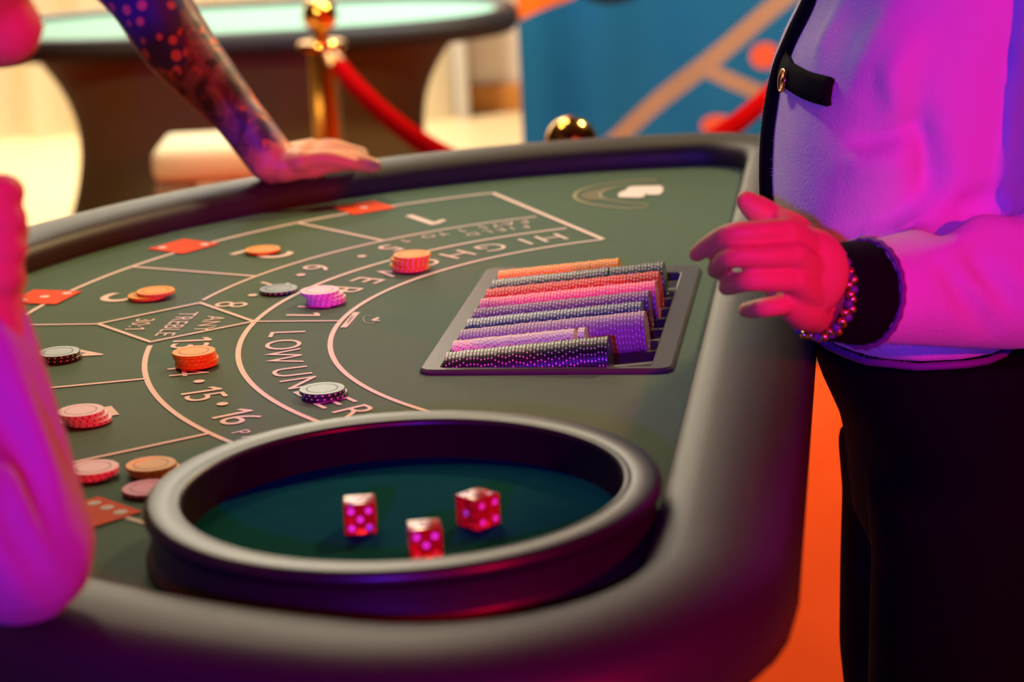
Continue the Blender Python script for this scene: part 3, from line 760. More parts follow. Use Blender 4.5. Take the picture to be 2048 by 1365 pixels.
for k in range(96):
    for j in range(P_): fs.append((k * P_ + j, ((k + 1) % 96) * P_ + j, ((k + 1) % 96) * P_ + (j + 1) % P_, k * P_ + (j + 1) % P_))
mesh('padded_rail', vs, fs, M['padlight'], bt)
vs, fs = [], []
zs = [0.02 + (HB - .05 - .02) * i / 24 for i in range(25)]
for z in zs:
    t = abs(z - 0.46) / 0.30; s_ = 0.725 + 0.27 * min(t, 1.3) ** 2.2
    if z < 0.46: s_ = 0.725 + 0.30 * ((0.46 - z) / 0.44) ** 1.7
    for x, y in sell(0.605 * s_, 0.35 * s_, 2.3): vs.append((x, y, z))
for j in range(24):
    for k in range(64): fs.append((j * 64 + k, j * 64 + (k + 1) % 64, (j + 1) * 64 + (k + 1) % 64, (j + 1) * 64 + k))
mesh('stretch_skirt', vs, fs, M['spandex'], bt)

q = aty(424, 288, 4.95)
st = empty('padded_stool', 'pale cream padded stool in front of the black table skirt', 'stool', (q.x, 4.95, 0.012))
ht = q.z
box('seat', (0, 0, ht - .0375), (0.235, 0.23, 0.075), M['cream'], st, 0.022)
box('seat_panel', (-0.074, -.004, ht - .128), (0.082, 0.215, 0.10), M['tan'], st, 0.008)
box('seat_panel', (0.042, -.004, ht - .128), (0.142, 0.215, 0.10), M['cream'], st, 0.008)
for sx in (-.09, .09):
    for sy in (-.09, .09): box('leg', (sx, sy, (ht - .19) / 2), (.03, .03, ht - .19), M['metalblack'], st, 0.004)

# printed fabric backdrop on a frame
YB = 6.35
x0 = aty(1041, 150, YB).x; bd = empty('printed_backdrop', 'tall blue fabric backdrop printed with tan lines and an orange corner', 'backdrop', (x0, YB, 0))
def bl(px, py): p = aty(px, py, YB); return (p.x - x0, p.z)
spec = dict(lines=[(bl(1050, 429), bl(1640, -62), .050), (bl(1412, 138), bl(1900, 356), .042)], reds=[(bl(1530, 112), .036, 1.15), (bl(1434, 250), .030, 1.5)],
            black=(bl(1228, -42), .065, 1.7), corner=(bl(1030, 48), bl(1128, 2)), corner_x=bl(1150, 0)[0])
vs, fs = [], []; NX, NZ = 90, 24; W_ = 2.3
for j in range(NZ + 1):
    z = 0.03 + 2.17 * j / NZ
    for i in range(NX + 1):
        x = W_ * i / NX
        y = 0.050 * math.sin(x * 19 + 0.8 * math.sin(z * 2.1)) * math.exp(-x * 2.2) + 0.012 * math.sin(x * 9 - z * 4.4)
        vs.append((x, y, z))
for j in range(NZ):
    for i in range(NX): a_ = j * (NX + 1) + i; fs.append((a_, a_ + 1, a_ + NX + 2, a_ + NX + 1))
o = mesh('cloth', vs, fs, backdrop_material(spec), bd)
sd = o.modifiers.new('thickness', 'SOLIDIFY'); sd.thickness = 0.004
for x in (0.06, W_ - 0.06): tube('post', [(x, 0.12, 0.0), (x, 0.12, 2.2)], 0.016, M['metalblack'], bd); box('foot', (x, 0.12, 0.012), (0.05, 0.36, 0.024), M['metalblack'], bd, 0.004)
tube('top_bar', [(0, 0.12, 2.2), (W_, 0.12, 2.2)], 0.014, M['metalblack'], bd)

def stanchion(x, y, z0, label):
    s_ = empty('stanchion', label, 'barrier post', (x, y, z0), 0, 'brass rope barrier posts')
    lathe('base', [(0, 0.0), (0.15, 0.0), (0.15, 0.008), (0.13, 0.018), (0.06, 0.028), (0.03, 0.04), (0, 0.04)], M['gold'], s_, 40)
    lathe('pole', [(0, 0.03), (0.032, 0.03), (0.032, 0.764), (0, 0.764)], M['gold'], s_, 32)
    lathe('collar', [(0, 0.759), (0.050, 0.759), (0.054, 0.764), (0.054, 0.770), (0.050, 0.776), (0.024, 0.778), (0, 0.778)], M['gold'], s_, 36)
    R = 0.039; prof = [(0, 0.776), (0.019, 0.776), (0.017, 0.786), (0.017, 0.794)]
    for i in range(15): a = math.radians(-60 + 150 * i / 14); prof.append((max(R * math.cos(a), 0.0), 0.834 + R * math.sin(a)))
    lathe('ball_finial', prof, M['gold'], s_, 36, sharp=70)
    return s_
S1 = aty(640, 36, 5.15); S2 = aty(1142, 268, 3.38); S3 = aty(1665, 40, 5.2)
zc = 0.012
stanchion(S1.x, 5.15, 0.0 + zc, 'brass barrier post standing before the black table skirt')
stanchion(S2.x, 3.38, 0.0 + zc, 'brass barrier post whose ball shows above the far table rail')
stanchion(S3.x, 5.2, 0.0 + zc, 'brass barrier post behind the person in the white jacket')
def rope(a, b, sag, label):
    r = empty('barrier_rope', label, 'rope', (a[0], a[1], 0.0))
    A, B = Vector(a), Vector(b); d = (B - A); d.z = 0; d.normalize(); A = A + d * 0.050; B = B - d * 0.050
    pts = [A + (B - A) * t + Vector((0, 0, -sag * (1 - (2 * t - 1) ** 2))) for t in [i / 30 for i in range(31)]]
    off = Vector((a[0], a[1], 0)); L = [p - off for p in pts]
    tube('velvet', L[2:29], 0.019, M['rope'], r, 16)
    for seq in (L[0:3], L[30:27:-1]): tube('end_cap', [seq[0] + (seq[1] - seq[0]) * .45, seq[1], seq[2] + (seq[2] - seq[1]) * .3], [0.012, 0.0205, 0.0205], M['gold'], r, 16); tube('hook', [seq[0], seq[0] + (seq[1] - seq[0]) * .6], 0.006, M['gold'], r, 10)
rope((S1.x, 5.15, 0.759 + zc), (S2.x, 3.38, 0.759 + zc), 0.07, 'red velvet rope sagging down from the post before the black skirt')
rope((S2.x, 3.38, 0.759 + zc), (S3.x, 5.2, 0.759 + zc), 0.072, 'red velvet rope rising in front of the blue backdrop')

# ------------------------------------------------------------------ people
def head_parts(c, f, s=1.0, up=Vector((0, 0, 1))):
    """c: head centre, f: facing"""
    f = Vector(f).normalized(); r = f.cross(up).normalized(); u = r.cross(f).normalized()
    rot = Matrix((r, f, u)).transposed()
    L = lambda a, b, d: Vector(c) + (r * a + f * b + u * d) * s
    ps = [ico(L(0, -.012, .035), tuple(x * s for x in (.074, .094, .088)), rot, 3), ico(L(0, .022, -.028), tuple(x * s for x in (.060, .066, .078)), rot, 3), ico(L(0, .056, -.092), tuple(x * s for x in (.030, .028, .024)), rot, 2)]
    ps += chain([L(0, .088, .022), L(0, .103, -.004), L(0, .108, -.018)], [.009 * s, .011 * s, .014 * s], 3)
    for q in (-1, 1): ps.append(ico(L(q * .076, -.012, .0), tuple(x * s for x in (.010, .020, .032)), rot, 2)); ps.append(ico(L(q * .034, .070, -.012), (.02 * s, .014 * s, .016 * s), rot, 2))
    ps += chain([L(-.02, .084, -.050), L(0, .092, -.049), L(.02, .084, -.050)], [.007 * s, .009 * s, .007 * s], 3)
    return ps, L, rot
def face_bits(L, rot, parent, s=1.0):
    for q in (-1, 1): put('eye', ico(L(q * .032, .073, .010), .0115 * s, None, 2), M['eye'], parent); put('iris', ico(L(q * .032, .0815, .010), .0050 * s, None, 2), M['hair'], parent)
    put('lips', join_data(*chain([L(-.02, .089, -.050), L(0, .098, -.049), L(.02, .089, -.050)], [.004 * s, .006 * s, .004 * s], 4)), M['lip'], parent)

# --- dealer in the white jacket
YT = 2.04
W = empty('person', 'person in a fuzzy white jacket with black trim, black trousers, hand held out', 'person', (0.40, YT, 0.012))
Z = lambda px, py, Y=YT: aty(px, py, Y)
fr = [(1646, -190), (1640, -120), (1615, 0), (1574, 80), (1548, 150), (1533, 250), (1529, 340), (1534, 430), (1548, 520), (1574, 585), (1612, 640)]
secs = []
for k, (px, py) in enumerate(fr):
    p = Z(px, py); t = k / (len(fr) - 1)
    dep = 0.185 + 0.035 * math.sin(PI * min(1, max(0, (t - .05) / .9))) ; hw = 0.165 + 0.01 * math.sin(PI * t)
    secs.append(((p.x + dep / 2, YT, p.z), (dep / 2, 0, 0), (0, hw, 0)))
top = secs[0][0]
secs = [((top[0] + .035, YT, 1.43), (.06, 0, 0), (0, .10, 0)), ((top[0] + .02, YT, 1.39), (.085, 0, 0), (0, .155, 0))] + secs
parts = loft(secs, 40, 2.3)
SH = Vector((top[0] + .140, YT - .174, 1.350)); EL = aty(2125, 548, 1.915); CU = aty(1716, 588, 1.782)
parts += chain([SH, SH.lerp(EL, .5) + Vector((.012, -.012, 0)), EL], [.084, .082, .070], 6, 20)
parts += chain([EL, EL.lerp(CU, .35), EL.lerp(CU, .7), CU], [.063, .058, .048, .0385], 6, 20)
FOLDS = [([(1792, 10), (1755, 90), (1712, 178)], 0.0078, .016), ([(1828, 70), (1795, 135), (1798, 182), (1836, 243)], 0.0124, .013),
         ([(1838, 246), (1775, 274), (1712, 282)], -0.0109, .008), ([(1850, 285), (1780, 322), (1690, 335)], 0.0078, .018),
         ([(1822, 190), (1842, 260), (1858, 340), (1876, 450)], -0.0186, .012), ([(1870, 360), (1800, 425), (1690, 455)], -0.0093, .010), ([(1872, 395), (1810, 452), (1720, 482)], 0.0078, .014),
         ([(1882, 470), (1930, 424), (1990, 408), (2044, 414)], -0.0155, .011), ([(1890, 500), (1950, 458), (2044, 462)], 0.0109, .015),
         ([(1890, 540), (1935, 600), (1985, 665)], -0.0078, .010), ([(1935, 505), (1990, 560), (2032, 625)], -0.0093, .012), ([(1690, -5), (1655, 70), (1640, 110)], 0.0047, .012)]
# far sleeve, hanging beside the body
SH2 = Vector((top[0] + .015, YT + .165, 1.355)); EL2 = Vector((SH2.x + .09, YT + .22, 1.07)); WR2 = Vector((SH2.x + .10, YT + .23, .84))
parts += chain([SH2, EL2, WR2], [.066, .056, .042], 6, 16)
jk = fuse(parts, 0.0065, 6, .5)
tmp = put('jacket', jk, M['wool'], W)
def displace(data, ob, parent, folds):
    V = np.array([tuple(v) for v in data[0]]); Nn = np.array([tuple(v.normal) for v in ob.data.vertices]); D = np.zeros(len(V))
    for pts, amp, wd in folds:
        P3 = []
        for px, py in pts:
            hit, loc, nrm, _ = ob.ray_cast(CAMP - parent.location, ray(px, py).normalized())
            if hit: P3.append(loc + parent.location)
        if len(P3) < 2: continue
        P3 = np.array([tuple(p) for p in catmull(P3, 12)]); n = len(P3)
        d2 = ((V[:, None, :] - P3[None]) ** 2).sum(2); k = d2.argmin(1); dm = d2[np.arange(len(V)), k]
        D += amp * np.exp(-dm / (wd * wd)) * np.sin(np.pi * (0.12 + 0.76 * k / (n - 1)))
    return [Vector(v) for v in (V + Nn * D[:, None])], data[1]
jk = displace(jk, tmp, W, FOLDS); bpy.data.objects.remove(tmp)
jacket = put('jacket', jk, M['wool'], W)
# fuzz: short fibres standing off the front of the jacket
fv, ff = [], []
rnd = random.Random(3)
JV = [Vector(v) for v in jk[0]]
vn = [v.normal.copy() for v in jacket.data.vertices]
TRIM = np.array([tuple(p) for p in catmull([aty(a_, b_, YT - .028) for a_, b_ in [(1618, -60), (1608, 0), (1571, 78), (1546, 150), (1531, 250), (1527, 340), (1532, 430), (1546, 520), (1575, 600), (1618, 668)]], 6)])
for i, v in enumerate(JV):
    if ((TRIM - np.array(v)) ** 2).sum(1).min() < .016 ** 2: continue
    if v.y < YT + .05 and v.x < secs[6][0][0] - .02 and v.z > .90:
        for _ in range(2):
            nr = vn[i]; t = Vector((rnd.uniform(-1, 1), rnd.uniform(-1, 1), rnd.uniform(-1.4, .6)))
            p = v + Vector((rnd.uniform(-.003, .003), rnd.uniform(-.003, .003), rnd.uniform(-.003, .003))) - nr * .0006
            d = (nr * 1.0 + t * .55).normalized() * rnd.uniform(.0015, .0042); sdv = d.cross(nr).normalized() * .00014 if d.cross(nr).length > 1e-6 else Vector((.00014, 0, 0))
            k = len(fv); fv += [p - sdv, p + sdv, p + d]; ff.append((k, k + 1, k + 2))
fz = put('wool_fuzz', (fv, ff), M['wool'], W); fz['kind'] = 'stuff'
# black edge trim down the front, hem fray, pocket flap with button, cuff with braid
def on_front(px, py, dx=0.0, Y=YT - 0.028):
    p = aty(px, py, Y); o_ = Vector((p.x - .5, Y, p.z)) - W.location
    hit, loc, nrm, _ = jacket.ray_cast(o_, Vector((1, 0, 0)))
    return Vector(((loc.x + W.location.x) if hit else p.x, Y, p.z)) + Vector((dx, 0, 0))
tr = [(1645, -185), (1639, -115), (1624, -50), (1608, 0), (1571, 78), (1546, 150), (1531, 250), (1527, 340), (1532, 430), (1546, 520), (1575, 600), (1618, 668)]
put('front_trim', join_data(*chain([on_front(a, b, .001) for a, b in tr], [.0105] * len(tr), 8, 12)), M['blackknit'], W)
hemp = []
for k in range(28):
    a = 2 * PI * k / 28; c, ax, bx_ = secs[-1]; hemp.append(Vector(c) + Vector(ax) * math.cos(a) * 1.0 + Vector(bx_) * math.sin(a) * 1.0 + Vector((0, 0, -.004 + rnd.uniform(-.002, .002))))
vs, fs = tube_data(hemp + [hemp[0]], .0035, 6); put('hem_braid', (vs, fs), M['braid'], W)
NSURF = lambda px, py: aty(px, py, YT - .178)
def surf(px, py, off=0.0):   # meet a pixel's line of sight with the jacket surface
    o_ = CAMP - W.location; d = ray(px, py).normalized()
    hit, loc, nrm, _ = jacket.ray_cast(o_, d)
    return (loc + W.location + nrm * off, nrm) if hit else (aty(px, py, YT - .035), Vector((-.8, -.6, 0)))
rows = []
for i in range(9):
    t = i / 8
    a = (1580 + (1672 - 1580) * t, 120 + (158 - 120) * t + 6 * math.sin(PI * t)); b = (1566 + (1664 - 1566) * t, 166 + (212 - 166) * t + 8 * math.sin(PI * t))
    if i == 0: a = (1582, 108)
    rows.append([surf(a[0] + (b[0] - a[0]) * j / 4, a[1] + (b[1] - a[1]) * j / 4, .0045 if 0 < j < 4 else .003)[0] for j in range(5)])
vs = [p for r in rows for p in r]; fs = [(i * 5 + j, i * 5 + j + 1, (i + 1) * 5 + j + 1, (i + 1) * 5 + j) for i in range(8) for j in range(4)]
flap = put('pocket_flap', (vs, fs), M['blackknit'], W); sd = flap.modifiers.new('thickness', 'SOLIDIFY'); sd.thickness = 0.005; sd.offset = 0
bp, bn = surf(1581, 164, .006)
bn = (bn + Vector((-.55, 0, 0))).normalized(); a_, b_ = frame_of(bn)
ldv, ldf = lathe_data([(0, 0), (.0098, 0), (.0105, .0012), (.0098, .0028), (.0085, .0026), (.0078, .0016), (.0030, .0016), (.0022, .0026), (0, .0028)], 24)
btn = put('button', ([bp + a_ * x + b_ * y + bn * z for x, y, z in ldv], ldf), mat('copper_button', (0.72, 0.30, 0.18), 0.2, metal=1.0), W)
HA = (CU - EL).normalized()      # direction of the forearm
c0 = CU - HA * .006; c1 = aty(1646, 584, 1.760)
cuff = fuse(chain([c0, c0.lerp(c1, .5), c1], [.0420, .0400, .0365], 4, 24)[:1], .004, 3, .4)
put('cuff', cuff, M['blackknit'], W)
aC, bC = frame_of(c1 - c0)
for nm, c_, r_, tr_ in (('cuff_braid', c0, .0425, .0024),):
    vs, fs = tube_data([c_ + (aC * math.cos(2 * PI * k / 48) + bC * math.sin(2 * PI * k / 48)) * (r_ + .0006 * (-1) ** k) for k in range(49)], tr_, 8); put(nm, (vs, fs), M['braid'], W)
# trousers and shoes
tf = [(1622, 655), (1640, 740), (1686, 840), (1703, 920), (1714, 1050), (1709, 1200), (1707, 1364)]
ps = []
sec = []
for k, (px, py) in enumerate(tf):
    p = Z(px, py); dep = (.245, .25, .235, .225, .215, .21, .205)[k]; sec.append(((p.x + dep / 2, YT, p.z), (dep / 2, 0, 0), (0, .172, 0)))
ps += loft(sec[:5], 32, 2.3)
pz = sec[-1][0]
for sy in (-.088, .088):
    s2 = [((c[0], YT + sy, c[2]), a, (0, .088, 0)) for c, a, b in sec[3:]] + [((pz[0] + .005, YT + sy, .45), (.098, 0, 0), (0, .085, 0)), ((pz[0] + .015, YT + sy, .07), (.105, 0, 0), (0, .085, 0))]
    ps += loft(s2, 28, 2.2)
put('trousers', fuse(ps, .008, 4, .5), M['blackpants'], W)
for sy in (-.088, .088):
    f_ = Vector((pz[0] + .02, YT + sy, .012))
    put('shoe', fuse(chain([f_ + Vector((.05, 0, .042)), f_ + Vector((-.05, 0, .036)), f_ + Vector((-.14, 0, .027))], [.040, .037, .026], 4) + chain([f_ + Vector((.03, 0, .05)), f_ + Vector((.03, 0, .10))], [.038, .036], 0), .006, 3), M['shoe'], W)
# hand: one surface from wrist to finger tips (back of the hand towards the table's near end)
wr = c1 + (c1 - c0).normalized() * .006
def hp(px, py, Y): return aty(px, py, Y)
hand = []
KN = dict(index=hp(1573, 462, 1.700), middle=hp(1586, 510, 1.692), ring=hp(1590, 560, 1.694), little=hp(1576, 604, 1.704))
FIN = dict(index=([KN['index'], hp(1520, 464, 1.690), hp(1462, 469, 1.692), hp(1424, 487, 1.712), hp(1393, 509, 1.732)], [.0100, .0088, .0086, .0078, .0062]),
           middle=([KN['middle'], hp(1530, 513, 1.682), hp(1466, 514, 1.684), hp(1441, 530, 1.706), hp(1431, 541, 1.728)], [.0104, .0090, .0088, .0082, .0068]),
           ring=([KN['ring'], hp(1545, 561, 1.684), hp(1496, 561, 1.684), hp(1466, 570, 1.706), hp(1452, 575, 1.726)], [.0102, .0088, .0086, .0078, .0064]),
           little=([KN['little'], hp(1560, 611, 1.696), hp(1526, 616, 1.696), hp(1503, 620, 1.714), hp(1490, 621, 1.730)], [.0092, .0078, .0075, .0068, .0056]))
for k, (p_, r_) in FIN.items(): hand += chain(p_, r_, 6, 16)
aW, bW = frame_of(wr - c0)     # across the wrist
for k, off in (('index', .016), ('middle', .006), ('ring', -.005), ('little', -.015)):
    hand += chain([wr + Vector((0, 0, off)), (wr + Vector((0, 0, off * 1.3))).lerp(KN[k], .55) + Vector((0, -.004, 0)), KN[k]], [.0190, .0160, .0112], 6, 16)
hand += [ico((wr + KN['middle']) / 2 + Vector((0, .004, 0)), (.034, .022, .036), None, 3)]
TH = [wr + Vector((-.012, .012, .022)), hp(1590, 470, 1.742), hp(1548, 440, 1.752), hp(1513, 418, 1.752), hp(1492, 402, 1.752)]
hand += chain(TH, [.0185, .0150, .0118, .0112, .0082], 6, 16)
hand += chain([c0.lerp(c1, .1), wr, wr + (wr - c0).normalized() * .012], [.027, .0245, .024], 4, 18)
hd = fuse(hand, .0017, 5, .5)
# rest of the figure under the clothes and the head (out of the picture)
hc = Vector((top[0] + .025, YT, 1.585)); hps, HL, hrot = head_parts(hc, (-1, -.12, -.18))
bparts = hps + chain([(top[0] + .05, YT, 1.36), (top[0] + .045, YT, 1.44), hc + Vector((.02, 0, -.03))], [.062, .052, .052], 4)
bparts += loft([((c[0], YT, c[2]), tuple(x * .86 for x in a), tuple(x * .86 for x in b)) for c, a, b in secs[1:]], 24, 2.2)
bparts += chain([SH, EL], [.044, .040], 0) + chain([EL, c0], [.040, .030], 0) + chain([SH2, EL2, WR2 + Vector((-.02, 0, -.06))], [.044, .038, .027], 3)
w2 = WR2 + Vector((-.02, 0, -.06))
bparts += [ico(w2 + Vector((-.012, 0, -.055)), (.026, .014, .044), None, 2)]
for j in range(4): bparts += chain([w2 + Vector((-.03 + .018 * j, 0, -.085)), w2 + Vector((-.036 + .018 * j, -.004, -.125)), w2 + Vector((-.03 + .018 * j, -.016, -.150))], [.0088, .008, .0065], 4)
bparts += chain([w2 + Vector((-.03, -.008, -.03)), w2 + Vector((-.052, -.014, -.07))], [.011, .008], 0)
body = join_data(hd, fuse(bparts, .006, 4, .5))
bo = put('body', body, M['skin'], W)
face_bits(HL, hrot, W)
put('hair', fuse([ico(HL(0, -.030, .050), (.084, .092, .092), hrot, 3), ico(HL(0, -.075, -.05), (.07, .045, .12), hrot, 3)] , .006, 3), M['hair'], W)
# ring on the middle finger, nails, bead bracelet
rp = hp(1507, 513, 1.682); vs, fs = tube_data([rp + Vector((0, math.cos(2 * PI * k / 32) * .0094, math.sin(2 * PI * k / 32) * .0094)) + Vector((0, .001, 0)) for k in range(33)], .0008, 8); put('finger_ring', (vs, fs), M['gold'], W)
br = bpy.data.objects.new('bracelet', None); COL.objects.link(br); br.parent = W; br['label'] = 'bead bracelet of gold and dark beads'
bcn = c1 + (c1 - c0).normalized() * .004
NB = 60
bme = {}
for nm, mt_ in (('g', mat('bracelet_gold', (0.85, 0.60, 0.28), 0.18, metal=1.0)), ('d', mat('bracelet_violet', (0.10, 0.05, 0.22), 0.25))):
    d_ = ico((0, 0, 0), .0036, None, 2); me = bpy.data.meshes.new('bead'); me.from_pydata([tuple(v) for v in d_[0]], [], d_[1]); me.materials.append(mt_); me.shade_smooth(); bme[nm] = me
for k in range(NB):
    a = 2 * PI * k / NB; p = bcn + (aC * math.cos(a) + bC * math.sin(a)) * (.0345 + .0008 * (k % 3)) - (c0 - c1).normalized() * (.0042 * (k % 2) - .002)
    o = bpy.data.objects.new('bead', bme['g' if k % 3 != 1 else 'd']); COL.objects.link(o); o.parent = br; o.location = p - W.location

# --- tattooed arm leaning on the far rail
MN = empty('person', 'person leaning on the far rail with a tattooed bare forearm and flat hand', 'person', (-1.15, 3.02, 0.012))
ZR = TZ + 0.0318
wrm = at(530, 302, TZ + .066); el = aty(262, -45, wrm.y + .07); mid = wrm.lerp(el, .5)
sh = Vector((el.x - .24, el.y + .13, 1.37))
pt = []
pt += chain([wrm + Vector((.008, -.002, -.012)), wrm.lerp(el, .22), wrm.lerp(el, .62) + Vector((-.006, 0, .0)), el, el.lerp(sh, .5), sh], [.0290, .0300, .0440, .0475, .050, .062], 6, 22)
hz = ZR + .012
kn = [at(600, 322, hz + .012), at(612, 313, hz + .013), at(620, 306, hz + .012), at(626, 300, hz + .010)]
for a_ in kn: pt += chain([wrm + Vector((.012, 0, -.014)), a_], [.0205, .0145], 0, 16)
pt += [ico(wrm + Vector((.014, 0, -.018)), (.032, .028, .020), None, 2)]
dx = Vector((1, .18, 0)).normalized()
for i, (k_, L_) in enumerate(zip(kn, (.062, .070, .066, .052))):
    d_ = (dx + Vector((0, .10 * i, 0))).normalized()
    pt += chain([k_, k_ + d_ * L_ * .5 + Vector((0, 0, .001)), k_ + d_ * L_ + Vector((0, 0, -.008))], [.0108, .0098, .0078], 5, 14)
t0 = wrm + Vector((.020, -.012, -.018)); t3 = at(750, 332, ZR + .0095)
pt += chain([t0, t0.lerp(t3, .38) + Vector((0, 0, .004)), t0.lerp(t3, .70) + Vector((0, 0, .006)), t3], [.0200, .0155, .0122, .0090], 6, 16)
pt += chain([t0 + Vector((-.02, .0, .004)), t0.lerp(t3, .35)], [.020, .0150], 0, 16)
armd = fuse(pt, .0026, 5, .5)
hcm = Vector((sh.x - .20, sh.y + .03, 1.60)); hps, HL2, hr2 = head_parts(hcm, (.75, -.6, -.25))
hip = Vector((sh.x - .30, sh.y + .16, .93)); chest = Vector((sh.x - .20, sh.y + .06, 1.27))
legL = [hip + Vector((-.10, .03, -.02)), Vector((hip.x - .11, hip.y + .03, .50)), Vector((hip.x - .13, hip.y + .08, .09))]
legR = [hip + Vector((.08, -.03, -.02)), Vector((hip.x + .05, hip.y - .03, .50)), Vector((hip.x + .02, hip.y + .02, .09))]
shF = Vector((chest.x - .17, chest.y + .10, 1.39)); elF = shF + Vector((-.06, .03, -.28)); wrF = elF + Vector((.03, -.06, -.24))
bp_ = hps + chain([chest, hcm + Vector((-.01, .01, -.05))], [.07, .056], 0) + loft([(hip, (.15, 0, 0), (0, .10, 0)), (hip.lerp(chest, .5), (.14, 0, 0), (0, .095, 0)), (chest, (.17, 0, 0), (0, .105, 0)), (chest + Vector((0, 0, .12)), (.10, 0, 0), (0, .07, 0))], 24)
bp_ += chain([sh, chest + Vector((.06, 0, .07))], [.060, .07], 0) + chain([shF, elF, wrF], [.055, .042, .028], 3) + chain(legL, [.08, .06, .045], 3) + chain(legR, [.08, .06, .045], 3)
bp_ += [ico(wrF + Vector((.005, -.01, -.055)), (.018, .03, .045), None, 2)]
for j in range(4): bp_ += chain([wrF + Vector((.005, -.035 + .019 * j, -.09)), wrF + Vector((.012, -.035 + .019 * j, -.165))], [.010, .0075], 0)
bp_ += chain([wrF + Vector((.005, -.035, -.03)), wrF + Vector((.012, -.065, -.075))], [.012, .009], 0)
put('body', join_data(armd, fuse(bp_, .008, 4, .5)), M['tattoo'], MN)
face_bits(HL2, hr2, MN)
put('hair', fuse([ico(HL2(0, -.028, .052), (.080, .088, .086), hr2, 3)], .006, 3), M['hair'], MN)
put('tshirt', fuse(loft([(hip + Vector((0, 0, .02)), (.165, 0, 0), (0, .115, 0)), (hip.lerp(chest, .5), (.155, 0, 0), (0, .11, 0)), (chest, (.185, 0, 0), (0, .12, 0)), (chest + Vector((0, 0, .11)), (.11, 0, 0), (0, .085, 0))], 28) + chain([chest + Vector((.08, 0, .07)), sh, sh.lerp(el, .42)], [.08, .074, .066], 3) + chain([chest + Vector((-.10, .05, .08)), shF, shF.lerp(elF, .45)], [.075, .068, .06], 3), .009, 4), M['tshirt'], MN)
for lg in (legL, legR):
    put('trouser_leg', fuse(chain(lg, [.098, .074, .064], 3), .010, 3), M['jeans'], MN)
    put('shoe', fuse(chain([lg[2] + Vector((-.02, .03, -.035)), lg[2] + Vector((.06, -.06, -.045)), lg[2] + Vector((.11, -.11, -.052))], [.040, .036, .026], 3), .008, 3), M['shoe'], MN)

# --- player at the near left, elbow on the rail
PL = empty('person', 'person in a pink sweater with an elbow on the near rail and hand raised', 'person', (-0.80, 1.10, 0.012))
elb = aty(34, 1098, 1.335); fist = aty(-52, 470, 1.395); cuffp = elb.lerp(fist, .74)
shp = Vector((elb.x - .24, elb.y - .13, 1.19))
sl = chain([cuffp, elb.lerp(fist, .42), elb], [.0260, .0365, .0490], 6, 22) + chain([elb, elb.lerp(shp, .5), shp], [.0490, .058, .072], 6, 22)
chp = Vector((shp.x - .03, shp.y + .15, 1.12)); hipp = Vector((chp.x - .20, chp.y - .12, .78))
shp2 = Vector((chp.x - .06, chp.y + .21, 1.17)); elp2 = shp2 + Vector((.10, .08, -.26))
sl += loft([(hipp, (.15, 0, 0), (0, .17, 0)), (hipp.lerp(chp, .5), (.13, 0, 0), (0, .155, 0)), (chp, (.125, 0, 0), (0, .18, 0)), (chp + Vector((.02, 0, .11)), (.08, 0, 0), (0, .10, 0))], 28)
sl += chain([shp2, elp2, elp2 + Vector((.10, -.10, -.10))], [.07, .055, .045], 4)
swd = fuse(sl, .0065, 5, .5); tmp = put('sweater', swd, M['sweater'], PL)
swd = displace(swd, tmp, PL, [([(4, 700), (60, 850), (118, 1020)], .007, .012), ([(4, 800), (45, 930), (95, 1080)], -.006, .010), ([(3, 900), (40, 1010), (90, 1130)], .007, .011),
                              ([(3, 1000), (40, 1085), (80, 1170)], -.006, .009), ([(3, 1080), (35, 1150), (70, 1200)], .005, .010), ([(60, 740), (110, 860), (150, 960)], -.004, .010), ([(5, 615), (40, 650), (70, 690)], -.005, .008)])
bpy.data.objects.remove(tmp); put('sweater', swd, M['sweater'], PL)
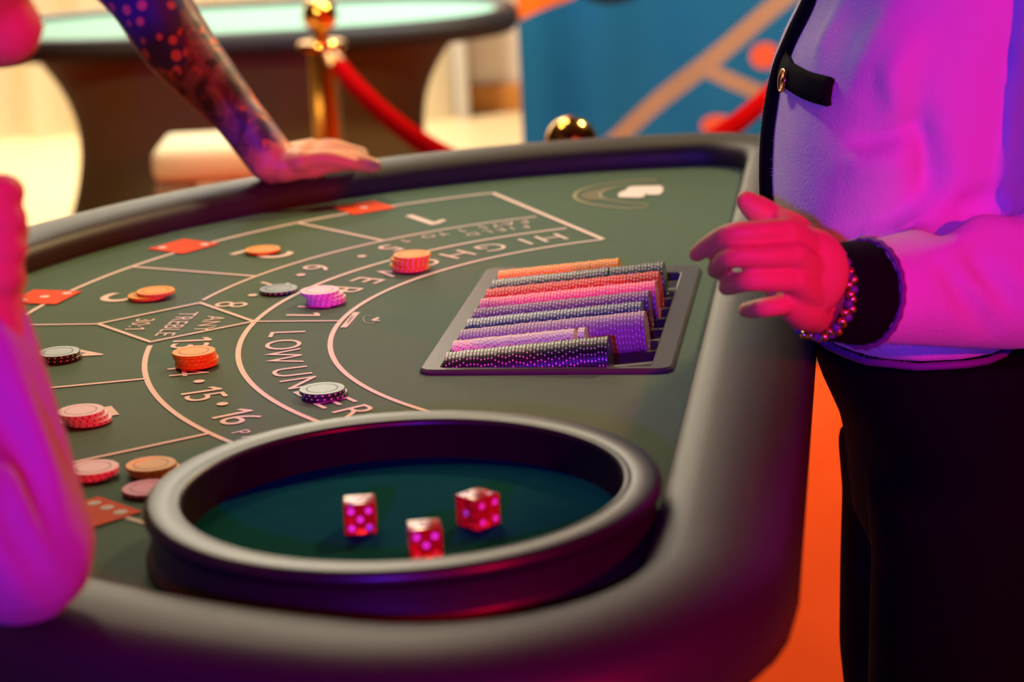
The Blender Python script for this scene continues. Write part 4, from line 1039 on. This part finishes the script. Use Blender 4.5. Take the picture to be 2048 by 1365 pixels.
# raised, loosely closed hand
wp = cuffp.lerp(fist, .30); hv = (fist - elb).normalized(); hh = []
hh += chain([cuffp.lerp(elb, .3), wp, fist], [.026, .025, .034], 4, 18)
for k, (px, py) in enumerate(((14, 385), (20, 440), (19, 498), (12, 552))):
    e_ = aty(px, py, 1.385 - .004 * k); b_ = fist + Vector((-.02, .0, .030 - .019 * k)); hh += chain([b_, b_.lerp(e_, .6) + Vector((0, -.012, .002)), e_, e_ + Vector((-.018, .022, -.004))], [.0125, .0125, .0118, .0095], 5, 14)
hh += chain([wp + Vector((.0, .012, 0)), aty(-10, 590, 1.40), aty(24, 560, 1.40)], [.017, .0135, .0105], 5, 14)
hnd = fuse(hh, .003, 5, .5)
chn = aty(-8, 38, 1.40); f3 = Vector((.93, .36, -.04)).normalized(); hc3 = chn - f3 * .056 + Vector((0, 0, .092)); hps, HL3, hr3 = head_parts(hc3, f3, 1.06)
bp3 = hps + chain([chp + Vector((.0, .03, .08)), hc3 - f3 * .045 + Vector((0, 0, -.06))], [.062, .052], 0)
bp3 += chain([elb, cuffp], [.03, .024], 0) + chain([elb, shp], [.036, .045], 0) + loft([(hipp, (.13, 0, 0), (0, .15, 0)), (chp, (.11, 0, 0), (0, .15, 0)), (chp + Vector((.02, 0, .10)), (.06, 0, 0), (0, .08, 0))], 20)
bp3 += chain([shp2, elp2, elp2 + Vector((.15, -.14, -.14))], [.045, .038, .026], 3)
w3 = elp2 + Vector((.15, -.14, -.14)); bp3 += [ico(w3 + Vector((.03, -.03, -.02)), (.035, .03, .018), None, 2)]
for j in range(4): bp3 += chain([w3 + Vector((.045 - .010 * j, -.03 - .014 * j + .02, -.025)), w3 + Vector((.10 - .010 * j, -.06 - .014 * j + .02, -.045))], [.009, .007], 0)
bp3 += chain([w3 + Vector((.03, .0, -.015)), w3 + Vector((.07, .01, -.03))], [.011, .008], 0)
hip3 = hipp
put('body', join_data(hnd, fuse(bp3, .006, 4, .5)), M['skin'], PL)
face_bits(HL3, hr3, PL, 1.06)
put('hair', fuse([ico(HL3(0, -.032, .055), (.085, .092, .090), hr3, 3)], .006, 3), M['hair'], PL)
for sy in (-.09, .09):
    kneep = Vector((hipp.x + .34, hipp.y + .10 + sy, .70)); kneep = hipp + Vector((.10, -.02 + sy * 1.2, -.34)); ft = Vector((kneep.x - .05, kneep.y, .09))
    put('trouser_leg', fuse(chain([hipp + Vector((0, sy, .0)), kneep, ft], [.095, .075, .062], 4), .010, 3), M['jeans'], PL)
    put('shoe', fuse(chain([ft + Vector((-.02, 0, -.038)), ft + Vector((.06, 0, -.044)), ft + Vector((.13, 0, -.052))], [.038, .034, .024], 3), .008, 3), M['shoe'], PL)
